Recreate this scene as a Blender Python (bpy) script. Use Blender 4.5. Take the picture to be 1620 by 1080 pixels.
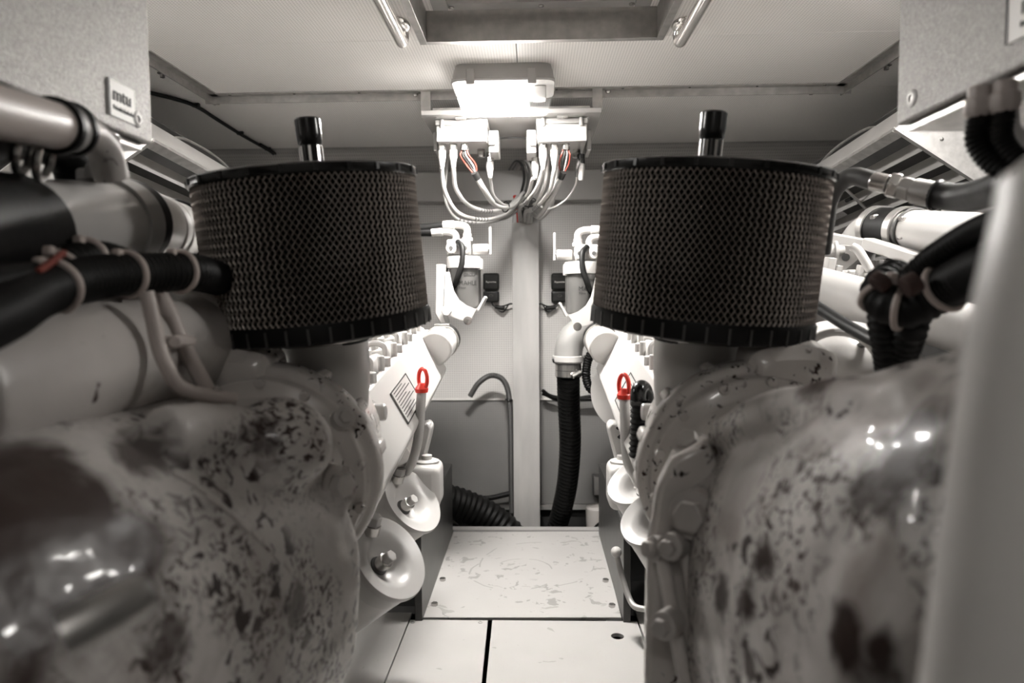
import bpy, math, random
from mathutils import Vector, Matrix, noise
random.seed(7)
for o in list(bpy.data.objects): bpy.data.objects.remove(o)
SC = bpy.context.scene
COL = SC.collection
V = Vector
PI = math.pi

# ------------------------------------------------------------------ camera
F = 1080.0                                   # focal length in pixels of the 1620 px frame
CAM = V((0.045, 0.0, 1.10))
YAW, PITCH, ROLL = math.atan(35/F), math.atan(65/F), math.radians(-0.4)
RM = Matrix.Rotation(YAW, 3, 'Z') @ Matrix.Rotation(PI/2-PITCH, 3, 'X') @ Matrix.Rotation(ROLL, 3, 'Z')
cd = bpy.data.cameras.new('camera'); cam = bpy.data.objects.new('camera', cd); COL.objects.link(cam)
cam.matrix_world = Matrix.Translation(CAM) @ RM.to_4x4()
cd.sensor_width = 36; cd.lens = 24; cd.clip_start = 0.02
cd.dof.use_dof = True; cd.dof.focus_distance = 2.0; cd.dof.aperture_fstop = 2.8
SC.camera = cam

# ------------------------------------------------------------------ world and exposure
w = bpy.data.worlds.new('world'); SC.world = w; w.use_nodes = True
w.node_tree.nodes['Background'].inputs[0].default_value = (0.9, 0.88, 0.85, 1)
w.node_tree.nodes['Background'].inputs[1].default_value = 0.05
vs = SC.view_settings
vs.view_transform = 'Standard'; vs.look = 'None'; vs.gamma = 1; vs.use_curve_mapping = False
vs.exposure = 1.8
LAMP = 150.0         # emission of the main lamp's panel; the side lamps and the added rear fill are dimmer

# ------------------------------------------------------------------ pixel helpers (a direction plus a known plane)
def ray(px, py): return RM @ V(((px-810)/F, -(py-540)/F, -1))
def W(px, py, Y): d = ray(px, py); return CAM + d*((Y-CAM.y)/d.y)
def WZ(px, py, z): d = ray(px, py); return CAM + d*((z-CAM.z)/d.z)
def WX(px, py, x): d = ray(px, py); return CAM + d*((x-CAM.x)/d.x)

# ------------------------------------------------------------------ materials
def t(v): return (v, v*0.972, v*0.94, 1)
MATS = {}
def mat(name, col, rough=0.5, metal=0.0, var=0.0, vscale=6.0, bump=0.0, bscale=60.0, rust=None, perf=None, emit=None,
        coat=0.0, stretch=None, trans=0.0, alpha=1.0, spec=0.5, stains=None, rings=None):
    m = bpy.data.materials.new(name); m.use_nodes = True
    N, L = m.node_tree.nodes, m.node_tree.links
    b = N['Principled BSDF']
    if not isinstance(col, tuple): col = t(col)
    if len(col) == 3: col = (*col, 1)
    b.inputs['Base Color'].default_value = col
    b.inputs['Roughness'].default_value = rough; b.inputs['Metallic'].default_value = metal
    b.inputs['Coat Weight'].default_value = coat; b.inputs['Transmission Weight'].default_value = trans
    b.inputs['Alpha'].default_value = alpha; b.inputs['Specular IOR Level'].default_value = spec
    if emit:
        b.inputs['Emission Color'].default_value = (1, 0.97, 0.93, 1); b.inputs['Emission Strength'].default_value = emit
    tc = N.new('ShaderNodeTexCoord'); vec = tc.outputs['Object']
    if stretch:
        mp = N.new('ShaderNodeMapping'); mp.inputs['Scale'].default_value = stretch; L.new(vec, mp.inputs[0]); vec = mp.outputs[0]
    def ntex(scale, detail=4, dist=0.0, off=None):
        n = N.new('ShaderNodeTexNoise'); n.inputs['Scale'].default_value = scale; n.inputs['Detail'].default_value = detail
        n.inputs['Distortion'].default_value = dist
        if off:
            mp = N.new('ShaderNodeMapping'); mp.inputs['Location'].default_value = off; L.new(vec, mp.inputs[0]); L.new(mp.outputs[0], n.inputs[0])
        else: L.new(vec, n.inputs[0])
        return n.outputs['Fac']
    def ramp(fac, a, c):
        r = N.new('ShaderNodeMapRange'); r.inputs[1].default_value = a; r.inputs[2].default_value = c; L.new(fac, r.inputs[0]); return r.outputs[0]
    def math_(op, a, c):
        n = N.new('ShaderNodeMath'); n.operation = op
        for i, q in enumerate((a, c)):
            if isinstance(q, (int, float)): n.inputs[i].default_value = q
            else: L.new(q, n.inputs[i])
        return n.outputs[0]
    def mix(fac, a, c):
        n = N.new('ShaderNodeMix'); n.data_type = 'RGBA'; L.new(fac, n.inputs[0])
        for i, q in ((6, a), (7, c)):
            if isinstance(q, tuple): n.inputs[i].default_value = q
            else: L.new(q, n.inputs[i])
        return n.outputs[2]
    cur = col
    if var:
        cur = mix(ramp(ntex(vscale), 0.35, 0.68), tuple(c*(1-var) for c in col[:3])+(1,), col)
    if rust:
        for (rc, sc, lo, hi, msc, mlo, mhi) in rust:
            f = ramp(ntex(sc, 5, 0.6, (sc, 3, 1)), lo, hi)
            if msc: f = math_('MULTIPLY', f, ramp(ntex(msc, 2, 0, (5, msc, 2)), mlo, mhi))
            cur = mix(f, cur, rc)
    def dist_to(c):
        n = N.new('ShaderNodeVectorMath'); n.operation = 'DISTANCE'; L.new(tc.outputs['Object'], n.inputs[0]); n.inputs[1].default_value = tuple(c); return n.outputs['Value']
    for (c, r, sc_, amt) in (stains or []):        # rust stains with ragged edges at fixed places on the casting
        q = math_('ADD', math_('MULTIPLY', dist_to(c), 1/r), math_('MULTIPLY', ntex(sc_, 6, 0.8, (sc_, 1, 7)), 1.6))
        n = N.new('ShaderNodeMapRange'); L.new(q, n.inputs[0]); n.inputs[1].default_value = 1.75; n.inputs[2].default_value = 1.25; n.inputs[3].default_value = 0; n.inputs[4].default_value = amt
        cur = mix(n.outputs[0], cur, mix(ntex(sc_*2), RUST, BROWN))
    for (c, r, w_) in (rings or []):               # scraped arcs in the floor paint
        q = math_('SUBTRACT', dist_to(c), math_('ADD', math_('MULTIPLY', ntex(5, 2), .05), r-.025))
        f = math_('LESS_THAN', math_('ABSOLUTE', q, 0), w_)
        f = math_('MULTIPLY', f, math_('GREATER_THAN', ntex(7, 2, 0, (r*9, 2, 4)), .52))
        cur = mix(f, cur, (0.32, 0.31, 0.295, 1))
    if perf:
        ax, sp, rad, dark = perf
        sx = N.new('ShaderNodeSeparateXYZ'); L.new(vec, sx.inputs[0])
        u = math_('SUBTRACT', math_('FRACT', math_('MULTIPLY', sx.outputs[ax[0]], 1/sp), 0), 0.5)
        v_ = math_('SUBTRACT', math_('FRACT', math_('MULTIPLY', sx.outputs[ax[1]], 1/sp), 0), 0.5)
        d = math_('SQRT', math_('ADD', math_('MULTIPLY', u, u), math_('MULTIPLY', v_, v_)), 0)
        f = math_('LESS_THAN', d, rad)
        base = cur
        if isinstance(base, tuple): base = tuple(base)
        cur = mix(f, base, tuple(c*dark for c in col[:3])+(1,))
    if not isinstance(cur, tuple): L.new(cur, b.inputs['Base Color'])
    if bump:
        bn = N.new('ShaderNodeBump'); bn.inputs['Strength'].default_value = bump; bn.inputs['Distance'].default_value = 0.004
        L.new(ntex(bscale, 3), bn.inputs['Height']); L.new(bn.outputs[0], b.inputs['Normal'])
    MATS[name] = m
    return m
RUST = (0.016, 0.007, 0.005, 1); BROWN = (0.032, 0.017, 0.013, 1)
mat('paint', 0.47, 0.32, var=0.06, bump=0.08, bscale=40, coat=0.2)
mat('paint_bright', 0.40, 0.35, var=0.03, vscale=9)
CR = dict(rough=0.38, var=0.22, vscale=7, bump=0.3, bscale=45, coat=0.12, spec=0.35,
    rust=[((0.24, 0.205, 0.19, 1), 9, 0.48, 0.72, 0, 0, 0), (BROWN, 95, 0.52, 0.58, 7, 0.46, 0.58), (RUST, 46, 0.56, 0.62, 5, 0.47, 0.56)])
mat('cast_flecked', (0.55, 0.52, 0.495), 0.26, var=0.12, vscale=7, bump=0.12, bscale=40, coat=0.4,
    rust=[(BROWN, 80, 0.60, 0.63, 9, 0.52, 0.58), (RUST, 45, 0.62, 0.66, 6, 0.5, 0.56)])
mat('cast_plain', (0.44, 0.415, 0.395), 0.4, var=0.15, bump=0.15, rust=[(BROWN, 30, 0.66, 0.70, 6, 0.5, 0.6)])
mat('rusty', (0.06, 0.028, 0.022), 0.7, var=0.6, vscale=20, bump=0.5)
mat('ceiling', 0.90, 0.55, var=0.05, vscale=2.5, perf=((0, 1), 0.009, 0.30, 0.72))
mat('wall', 0.52, 0.42, var=0.14, vscale=2.2, perf=((0, 2), 0.012, 0.30, 0.72))
mat('wall_plain', 0.60, 0.4, var=0.1)
mat('wall_lower', 0.19, 0.5, var=0.25, vscale=2.5, perf=((0, 2), 0.012, 0.30, 0.8))
mat('white', 0.40, 0.42, var=0.03)
mat('cream', 0.40, 0.5)
mat('post', 0.42, 0.40, 0.0, var=0.16, vscale=5, stretch=(3, 3, 0.6))
mat('floor_plate', 0.46, 0.5, var=0.04, rings=[(WZ(812, 905, 0), .17, .0035), (WZ(825, 900, 0), .115, .003), (WZ(850, 890, 0), .24, .003)], rust=[((0.30, 0.29, 0.275, 1), 22, 0.60, 0.605, 5, 0.48, 0.51), ((0.34, 0.33, 0.31, 1), 12, 0.66, 0.664, 0, 0, 0), ((0.36, 0.35, 0.33, 1), 60, 0.69, 0.70, 0, 0, 0)])
mat('floor_near', 0.46, 0.5, var=0.04, rust=[((0.34, 0.33, 0.31, 1), 14, 0.70, 0.705, 0, 0, 0), ((0.36, 0.35, 0.33, 1), 70, 0.72, 0.73, 0, 0, 0)])
mat('alu', 0.50, 0.38, 0.85, var=0.2, vscale=30, bump=0.05, bscale=200)
mat('alu_dull', 0.42, 0.5, 0.5, var=0.2)
mat('chrome', 0.85, 0.16, 0.85)
mat('steel', 0.55, 0.25, 0.95)
mat('hammered', 0.36, 0.42, 0.6, bump=0.9, bscale=330, var=0.35, vscale=260)
mat('galv', 0.62, 0.38, 0.7, var=0.25, vscale=35)
mat('slat', 0.5, 0.55, 0.3, var=0.15)
mat('rubber', 0.005, 0.5, bump=0.1, spec=0.2)
mat('rubber_gloss', 0.008, 0.22, spec=0.4)
mat('hose_grey', 0.05, 0.5)
mat('plastic_black', 0.014, 0.38, spec=0.3)
mat('dark', 0.02, 0.8)
mat('hull', 0.10, 0.8, var=0.4)
mat('paper', 0.014, 0.9, spec=0.1)
mat('mesh', (0.46, 0.42, 0.39), 0.34, 0.75)
mat('canister_grey', 0.10, 0.35, 0.3)
mat('stringer', 0.055, 0.35, 0.2, var=0.4, vscale=12)
mat('red', (0.62, 0.035, 0.02), 0.35)
mat('wire_red', (0.17, 0.03, 0.02), 0.5)
mat('tie', (0.42, 0.36, 0.33), 0.5)
mat('tan', (0.40, 0.355, 0.33), 0.45)
mat('ink', 0.015, 0.6)
mat('label', 0.85, 0.5)
mat('pipe_grey', 0.24, 0.45)
mat('label_grey', 0.36, 0.45)
mat('lamp_tray', 0.9, 0.5, emit=3.5)
mat('lamp_panel', 0.9, 0.5, emit=LAMP)
mat('lamp_panel_side', 0.9, 0.5, emit=LAMP*.45)
mat('fill_panel_rear', 0.9, 0.5, emit=LAMP*.06)  # weak fill panel, added behind the camera
mat('clear', (0.95, 0.95, 0.94), 0.08, alpha=0.08)
mat('letter_white', 0.85, 0.5)
mat('pillar', 0.72, 0.4, 0.0, var=0.25, vscale=4)
M = MATS

# ------------------------------------------------------------------ mesh builder
def frame(axis):
    a = V(axis).normalized()
    u = a.cross(V((0, 0, 1)))
    if u.length < 1e-3: u = a.cross(V((0, 1, 0)))
    u.normalize(); return u, a.cross(u).normalized(), a
def spline(pts, n=8):
    P = [V(p) for p in pts]; out = []
    for i in range(len(P)-1):
        p0 = P[i-1] if i else P[i]*2-P[i+1]; p1, p2 = P[i], P[i+1]
        p3 = P[i+2] if i+2 < len(P) else P[i+1]*2-P[i]
        for k in range(n):
            s = k/n
            out.append(0.5*((2*p1)+(p2-p0)*s+(2*p0-5*p1+4*p2-p3)*s*s+(3*p1-p0-3*p2+p3)*s**3))
    out.append(P[-1]); return out
def resample(pts, step):
    out = [pts[0]]; acc = 0
    for a, b in zip(pts, pts[1:]):
        d = (b-a).length
        while acc+d >= step:
            s = (step-acc)/d; a = a+(b-a)*s; out.append(a); d = (b-a).length; acc = 0
            if d < 1e-9: break
        acc += d
    return out
class G:
    def __init__(s): s.v = []; s.f = []
    def add(s, vs, fs):
        k = len(s.v); s.v += [V(p) for p in vs]; s.f += [tuple(i+k for i in f) for f in fs]; return s
    def box(s, c, size, R=None):
        h = [q/2 for q in size]; vs = []
        for x in (-1, 1):
            for y in (-1, 1):
                for z in (-1, 1):
                    p = V((x*h[0], y*h[1], z*h[2]))
                    if R is not None: p = R @ p
                    vs.append(p+V(c))
        return s.add(vs, [(0, 1, 3, 2), (4, 6, 7, 5), (0, 4, 5, 1), (2, 3, 7, 6), (0, 2, 6, 4), (1, 5, 7, 3)])
    def bb(s, x0, x1, y0, y1, z0, z1): return s.box(((x0+x1)/2, (y0+y1)/2, (z0+z1)/2), (abs(x1-x0), abs(y1-y0), abs(z1-z0)))
    def bar(s, a, b, wd, th, up=(0, 0, 1)):
        a, b = V(a), V(b); d = (b-a); y = d.normalized(); x = y.cross(V(up)).normalized(); z = x.cross(y)
        R = Matrix((x, y, z)).transposed()
        return s.box((a+b)/2, (wd, d.length, th), R)
    def prism(s, pts, off):
        n = len(pts); P = [V(p) for p in pts]; o = V(off)
        return s.add(P+[p+o for p in P], [tuple(range(n)), tuple(reversed(range(n, 2*n)))]+[(i, (i+1) % n, (i+1) % n+n, i+n) for i in range(n)])
    def lathe(s, prof, o, axis, seg=32, closed=False):
        u, v, a = frame(axis); o = V(o); vs = []; fs = []
        n = len(prof)
        for (r, h) in prof:
            for k in range(seg):
                q = 2*PI*k/seg; vs.append(o+a*h+(u*math.cos(q)+v*math.sin(q))*r)
        for i in range(n-1 if not closed else n):
            j = (i+1) % n
            for k in range(seg):
                l = (k+1) % seg; fs.append((i*seg+k, i*seg+l, j*seg+l, j*seg+k))
        if not closed:
            fs.append(tuple(range(seg))); fs.append(tuple((n-1)*seg+k for k in reversed(range(seg))))
        return s.add(vs, fs)
    def cyl(s, a, b, r, seg=24, r2=None):
        a, b = V(a), V(b); return s.lathe([(r, 0), (r if r2 is None else r2, (b-a).length)], a, b-a, seg)
    def hexa(s, a, b, r): return s.cyl(a, b, r, 6)
    def tube(s, pts, r, seg=12, closed=False):
        P = [V(p) for p in pts]; n = len(P); vs = []; fs = []
        T = []
        for i in range(n):
            if closed: d = P[(i+1) % n]-P[i-1]
            else: d = P[min(i+1, n-1)]-P[max(i-1, 0)]
            T.append(d.normalized())
        u = frame(T[0])[0]
        for i in range(n):
            if i:
                u = u-T[i]*u.dot(T[i])
                if u.length < 1e-6: u = frame(T[i])[0]
                u.normalize()
            v = T[i].cross(u); rr = r(i/(n-1)) if callable(r) else (r[i] if isinstance(r, list) else r)
            for k in range(seg):
                q = 2*PI*k/seg; vs.append(P[i]+(u*math.cos(q)+v*math.sin(q))*rr)
        for i in range(n if closed else n-1):
            j = (i+1) % n
            for k in range(seg):
                l = (k+1) % seg; fs.append((i*seg+k, i*seg+l, j*seg+l, j*seg+k))
        if not closed: fs += [tuple(range(seg)), tuple((n-1)*seg+k for k in reversed(range(seg)))]
        return s.add(vs, fs)
    def hose(s, pts, r, seg=12, n=8): return s.tube(spline(pts, n), r, seg)
    def corr(s, pts, r, amp, pitch, seg=20):
        P = resample(spline(pts, 14), pitch/4)
        rs = [r+amp*(0.5+0.5*math.cos(i*PI/2)) for i in range(len(P))]
        return s.tube(P, rs, seg)
    def torus(s, c, axis, R, r, seg=28, ss=8, sc=(1, 1)):
        u, v, a = frame(axis); c = V(c)
        return s.tube([c+(u*math.cos(2*PI*k/seg)*sc[0]+v*math.sin(2*PI*k/seg)*sc[1])*R for k in range(seg)], r, ss, True)
    def ball(s, c, r, sc=(1, 1, 1), seg=20, R=None):
        c = V(c); vs = [V((0, 0, 1))]; n = seg//2; fs = []
        for i in range(1, n):
            th = PI*i/n
            for k in range(seg):
                q = 2*PI*k/seg; vs.append(V((math.sin(th)*math.cos(q), math.sin(th)*math.sin(q), math.cos(th))))
        vs.append(V((0, 0, -1))); e = len(vs)-1
        for k in range(seg):
            l = (k+1) % seg; fs.append((0, 1+k, 1+l)); fs.append((e, 1+(n-2)*seg+l, 1+(n-2)*seg+k))
            for i in range(n-2): fs.append((1+i*seg+k, 1+(i+1)*seg+k, 1+(i+1)*seg+l, 1+i*seg+l))
        out = []
        for p in vs:
            q = V((p.x*sc[0], p.y*sc[1], p.z*sc[2]))*r
            if R is not None: q = R @ q
            out.append(q+c)
        return s.add(out, fs)
    def loft(s, secs, n=44):
        vs = []; fs = []
        for (Y, cx, cz, rx, rz, e) in secs:
            for k in range(n):
                q = 2*PI*k/n; c, d = math.cos(q), math.sin(q)
                vs.append(V((cx+rx*math.copysign(abs(c)**(2/e), c), Y, cz+rz*math.copysign(abs(d)**(2/e), d))))
        for i in range(len(secs)-1):
            for k in range(n):
                l = (k+1) % n; fs.append((i*n+k, i*n+l, (i+1)*n+l, (i+1)*n+k))
        m = len(secs)-1
        fs += [tuple(range(n)), tuple(m*n+k for k in reversed(range(n)))]
        return s.add(vs, fs)

import bmesh
def obj(name, g, m, parent=None, bevel=0, seg=2, sub=0, remesh=0, smooth_it=0, flat=False, angle=0.65, label=None, disp=0):
    me = bpy.data.meshes.new(name)
    me.from_pydata([tuple(p) for p in g.v], [], g.f)
    b = bmesh.new(); b.from_mesh(me); bmesh.ops.recalc_face_normals(b, faces=b.faces); b.to_mesh(me); b.free()
    if not flat:
        me.polygons.foreach_set('use_smooth', [True]*len(me.polygons)); me.set_sharp_from_angle(angle=angle)
    me.materials.append(M[m])
    o = bpy.data.objects.new(name, me); COL.objects.link(o)
    if parent: o.parent = parent
    else:
        xs = [p for p in g.v]
        c = V(((min(p.x for p in xs)+max(p.x for p in xs))/2, (min(p.y for p in xs)+max(p.y for p in xs))/2, min(p.z for p in xs)))
        me.transform(Matrix.Translation(-c)); o.location = c
    if remesh:
        r = o.modifiers.new('r', 'REMESH'); r.mode = 'VOXEL'; r.voxel_size = remesh; r.use_smooth_shade = True
        sm = o.modifiers.new('s', 'SMOOTH'); sm.factor = 0.5; sm.iterations = smooth_it
        if disp:
            tx = bpy.data.textures.new('lumps', 'CLOUDS'); tx.noise_scale = 0.10; tx.noise_depth = 2
            d = o.modifiers.new('d', 'DISPLACE'); d.texture = tx; d.strength = disp; d.texture_coords = 'LOCAL'
    if bevel:
        bv = o.modifiers.new('b', 'BEVEL'); bv.width = bevel; bv.segments = seg; bv.limit_method = 'ANGLE'; bv.angle_limit = 0.7
    if sub:
        sb = o.modifiers.new('u', 'SUBSURF'); sb.levels = sub; sb.render_levels = sub
    if label: o['label'] = label
    return o
def tag(o, label, cat, group=None):
    o['label'] = label; o['category'] = cat
    if group: o['group'] = group
    return o
ROOTS = []
def thing(name, label, cat, group=None, kind=None):
    o = bpy.data.objects.new(name, None); COL.objects.link(o); o.empty_display_size = 0.05
    if kind: o['kind'] = kind
    else: tag(o, label, cat, group)
    ROOTS.append(o); return o
def struct(o): o['kind'] = 'structure'; return o
def text(name, s, m, parent, org, xd, yd, size, ext=0.0006, wrap=None):
    """flat lettering: org = left baseline, xd / yd unit directions; wrap = (centre, radius) bends it round a vertical can"""
    c = bpy.data.curves.new(name, 'FONT'); c.body = s; c.size = size; c.extrude = ext; c.resolution_u = 2
    o = bpy.data.objects.new('tmp', c); COL.objects.link(o)
    dg = bpy.context.evaluated_depsgraph_get(); me = bpy.data.meshes.new_from_object(o.evaluated_get(dg))
    bpy.data.objects.remove(o)
    xd, yd = V(xd).normalized(), V(yd).normalized(); zd = xd.cross(yd); org = V(org)
    for v in me.vertices:
        p = org+xd*v.co.x+yd*v.co.y+zd*v.co.z
        if wrap:
            c0, R = wrap; a0 = math.atan2(org.y-c0.y, org.x-c0.x); a = a0+v.co.x/R
            p = V((c0.x+math.cos(a)*(R+v.co.z+0.001), c0.y+math.sin(a)*(R+v.co.z+0.001), org.z+v.co.y))
        v.co = p
    me.materials.clear(); me.materials.append(M[m])
    ob = bpy.data.objects.new(name, me); COL.objects.link(ob); ob.parent = parent; return ob

# ================================================================== THE ROOM
ZC, YB = 1.87, 3.60
fl = thing('floor', None, None, kind='structure')
def plate(pts, z=0.0, th=0.012):
    P = [WZ(px, py, z) for px, py in pts]; return P
g = G().prism(plate([(714, 841), (949, 840), (983, 976), (668, 976)]), (0, 0, -0.012)); obj('floor_plate', g, 'floor_plate', fl, bevel=0.0015)
def lineX(a, b, Y):  # x of the floor line through pixels a, b at depth Y
    p, q = WZ(*a, 0), WZ(*b, 0); return p.x+(q.x-p.x)*(Y-p.y)/(q.y-p.y)
yn = WZ(700, 980, 0).y; y0 = 0.15
def quad(l0, l1, r0, r1, ya, yb): return [(lineX(l0, l1, ya), ya, 0), (lineX(r0, r1, ya), ya, 0), (lineX(r0, r1, yb), yb, 0), (lineX(l0, l1, yb), yb, 0)]
g = G().prism(quad((649, 980), (609, 1080), (772, 980), (762, 1080), y0, yn), (0, 0, -0.012)); obj('floor_plate', g, 'floor_near', fl, bevel=0.0015)
gr = quad((779, 980), (769, 1080), (1007, 980), (1041, 1080), y0, yn)
# plate with a finger hole: ring of quads round a hole
hc = WZ(977, 1006, 0); hr = 0.021; n = 24
ring = [V((hc.x+hr*math.cos(2*PI*k/n), hc.y+hr*math.sin(2*PI*k/n), 0)) for k in range(n)]
a = 0.05; sq = []
for k in range(n):
    c, d = math.cos(2*PI*k/n), math.sin(2*PI*k/n); m_ = max(abs(c), abs(d)); sq.append(V((hc.x+a*c/m_, hc.y+a*d/m_, 0)))
g = G()
vs = ring+sq+[p+V((0, 0, -.012)) for p in ring+sq]
g.add(vs, [(k, (k+1) % n, n+(k+1) % n, n+k) for k in range(n)]+[(2*n+k, 2*n+(k+1) % n, (k+1) % n, k) for k in range(n)])
xl = lambda y: lineX((779, 980), (769, 1080), y); xr = lambda y: lineX((1007, 980), (1041, 1080), y)
ya, yb = hc.y-a, hc.y+a
g.prism([(xl(ya), ya, 0), (hc.x-a, ya, 0), (hc.x-a, yb, 0), (xl(yb), yb, 0)], (0, 0, -.012))
g.prism([(hc.x+a, ya, 0), (xr(ya), ya, 0), (xr(yb), yb, 0), (hc.x+a, yb, 0)], (0, 0, -.012))
g.prism([(xl(y0), y0, 0), (xr(y0), y0, 0), (xr(ya), ya, 0), (xl(ya), ya, 0)], (0, 0, -.012))
if yn > yb: g.prism([(xl(yb), yb, 0), (xr(yb), yb, 0), (xr(yn), yn, 0), (xl(yn), yn, 0)], (0, 0, -.012))
obj('floor_plate', g, 'floor_near', fl)
g = G().prism(quad((560, 975), (470, 1080), (647, 980), (607, 1080), y0, WZ(600, 968, 0).y), (0, 0, -0.012)); obj('side_plate', g, 'floor_near', fl, bevel=0.0015)
g = G().prism(quad((1010, 980), (1044, 1080), (1100, 980), (1190, 1080), y0, WZ(1000, 960, 0).y), (0, 0, -0.012)); obj('side_plate', g, 'floor_near', fl, bevel=0.0015)
for px, py in [(721, 849), (940, 849), (684, 957), (968, 960), (653, 984), (760, 984)]:
    p = WZ(px, py, 0); obj('screw', G().lathe([(.009, -.002), (.008, .001), (.005, .0012), (.004, -.001)], p, (0, 0, 1), 14), 'alu_dull', fl)
p0, p1 = WZ(668, 838, 0), WZ(962, 838, 0)
obj('ledge_strip', G().bb(p0.x, p1.x, p0.y+.012, p0.y+.06, -.03, -.002), 'label_grey', fl)
obj('bearer', G().bb(-1.2, 1.2, 2.36, 2.42, -.1, -.013), 'stringer', fl)
obj('bearer', G().bb(-.3, .3, 3.16, 3.2, -.1, -.013), 'stringer', fl)
struct(obj('bilge_floor', G().bb(-1.9, 1.9, -1.3, 3.7, -.46, -.42), 'dark'))

wb = thing('wall_back', None, None, kind='structure')
zs = W(700, 631, YB).z
obj('wall_panel', G().bb(-1.9, 1.9, YB, YB+.03, zs, ZC+.1), 'wall', wb)
obj('wall_panel', G().bb(-1.9, 1.9, YB+.006, YB+.03, W(900, 797, YB).z, zs-.004), 'wall_lower', wb)
obj('joint_strip', G().bb(-1.9, 1.9, YB-.004, YB+.006, zs-.006, zs+.004), 'wall_plain', wb)
zl = W(900, 797, YB).z
obj('ledge', G().bb(-1.9, 1.9, YB-.004, YB+.03, zl-.03, zl-.004), 'alu_dull', wb)
obj('bilge_bulkhead', G().bb(-1.9, 1.9, YB+.03, YB+.05, -.46, zl), 'dark', wb)
zt0, zt1 = W(740, 318, 3.5).z, W(740, 271, 3.5).z
struct(obj('trim_1', G().bb(-1.9, 1.9, 3.5, YB, zt0, zt1), 'white', bevel=.004))
# perforated cove between beam and ceiling
g = G(); P = []
for k in range(9):
    q = k/8*PI/2; P.append((0, 3.44+.15*math.sin(q), ZC-.15+.15*math.cos(q)))
for k in range(8):
    g.add([(-1.9, P[k][1], P[k][2]), (1.9, P[k][1], P[k][2]), (1.9, P[k+1][1], P[k+1][2]), (-1.9, P[k+1][1], P[k+1][2])], [(0, 1, 2, 3)])
struct(obj('trim_2', g, 'wall'))
cl = thing('ceiling', None, None, kind='structure')
HX0, HX1 = WZ(664, 62, ZC).x, WZ(1049, 57, ZC).x; HY1 = WZ(850, 60, ZC).y; HY0 = HY1-.72
YR = WZ(830, 146, ZC).y
xs = WZ(820, 120, ZC).x
def cp(x0, x1, y0, y1): obj('ceiling_panel', G().bb(x0, x1, y0, y1, ZC, ZC+.02), 'ceiling', cl, bevel=.001)
cp(-1.9, xs-.001, HY1, YR); cp(xs+.001, 1.9, HY1, YR); cp(-1.9, 1.9, YR+.002, 3.6)
cp(-1.9, HX0, HY0, HY1-.001); cp(HX1, 1.9, HY0, HY1-.001); cp(-1.9, 1.9, -1.3, HY0-.001)
for px, py in [(818, 104), (565, 157), (945, 152)]:
    p = WZ(px, py, ZC); obj('dome_screw', G().lathe([(.009, 0), (.009, -.004), (.004, -.009)], p, (0, 0, 1), 14), 'steel', cl)
struct(obj('wall_left', G().bb(-1.9, -1.86, -1.3, 3.65, -.46, ZC+.1), 'hull'))
struct(obj('wall_right', G().bb(1.86, 1.9, -1.3, 3.65, -.46, ZC+.1), 'hull'))
struct(obj('wall_front', G().bb(-1.9, 1.9, -1.34, -1.3, -.46, ZC+.1), 'wall_plain'))

# aluminium angle frame on the ceiling
XL, XR = WZ(326, 152, ZC).x, WZ(1336, 141, ZC).x
rf = thing('ceiling_rail', None, None, kind='structure'); rf['label'] = 'aluminium angle rail framing the removable ceiling panel'
def angle_bar(a, b, ins):
    a, b = V(a), V(b); d = (b-a).normalized(); s = V(ins)
    g = G(); g.prism([a, a+s*.055, a+s*.055+V((0, 0, -.004)), a+V((0, 0, -.004))], b-a)
    g.prism([a+s*.022, a+s*.027, a+s*.027+V((0, 0, -.03)), a+s*.022+V((0, 0, -.03))], b-a); return g
z = ZC-.0005
obj('rail', angle_bar((XL, YR, z), (XR, YR, z), (0, -1, 0)), 'alu', rf)
obj('rail', angle_bar((XL, YR, z), (XL, .6, z), (1, 0, 0)), 'alu', rf)
obj('rail', angle_bar((XR, YR, z), (XR, .6, z), (-1, 0, 0)), 'alu', rf)
for k in range(10):
    x = XL+.1+k*(XR-XL-.2)/9; obj('rivet', G().ball((x, YR-.042, z-.004), .006, (1, 1, .5), 10), 'steel', rf)
for x, y in [(XL-.02, 2.3), (XL+.02, YR+.03), (XR+.02, 2.35), (XR-.12, YR+.03)]:
    obj('clip_bolt', G().lathe([(.016, 0), (.016, -.003), (.008, -.003), (.008, -.016)], (x, y, z), (0, 0, 1), 12), 'steel', rf)

# ceiling hatch
ha = thing('ceiling_hatch', 'aluminium framed ceiling hatch above the ceiling lamp, with recessed panel', 'hatch')
g = G()
for x0, x1, ya, yb in [(HX0, HX0+.022, HY0, HY1), (HX1-.022, HX1, HY0, HY1), (HX0+.022, HX1-.022, HY1-.022, HY1), (HX0+.022, HX1-.022, HY0, HY0+.022)]:
    g.bb(x0, x1, ya, yb, ZC-.014, ZC+.10)
obj('frame', g, 'alu', ha, bevel=.001)
ix0, ix1, iy0, iy1 = HX0+.022, HX1-.022, HY0+.022, HY1-.022
obj('hatch_panel', G().bb(ix0, ix1, iy0, iy1, ZC+.075, ZC+.09), 'ceiling', ha)
for q in [(ix0+.025, ix0+.07, iy0+.02, iy1-.03), (ix1-.07, ix1-.025, iy0+.02, iy1-.03), (ix0+.072, ix1-.072, iy1-.075, iy1-.03)]:
    obj('edge_strip', G().bb(*q, ZC+.062, ZC+.075), 'alu_dull', ha, bevel=.001)
for fx in (.12, .5, .88): obj('screw', G().lathe([(.008, 0), (.008, -.003), (.003, -.005)], (ix0+(ix1-ix0)*fx, iy1-.052, ZC+.062), (0, 0, 1), 12), 'steel', ha)
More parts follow.
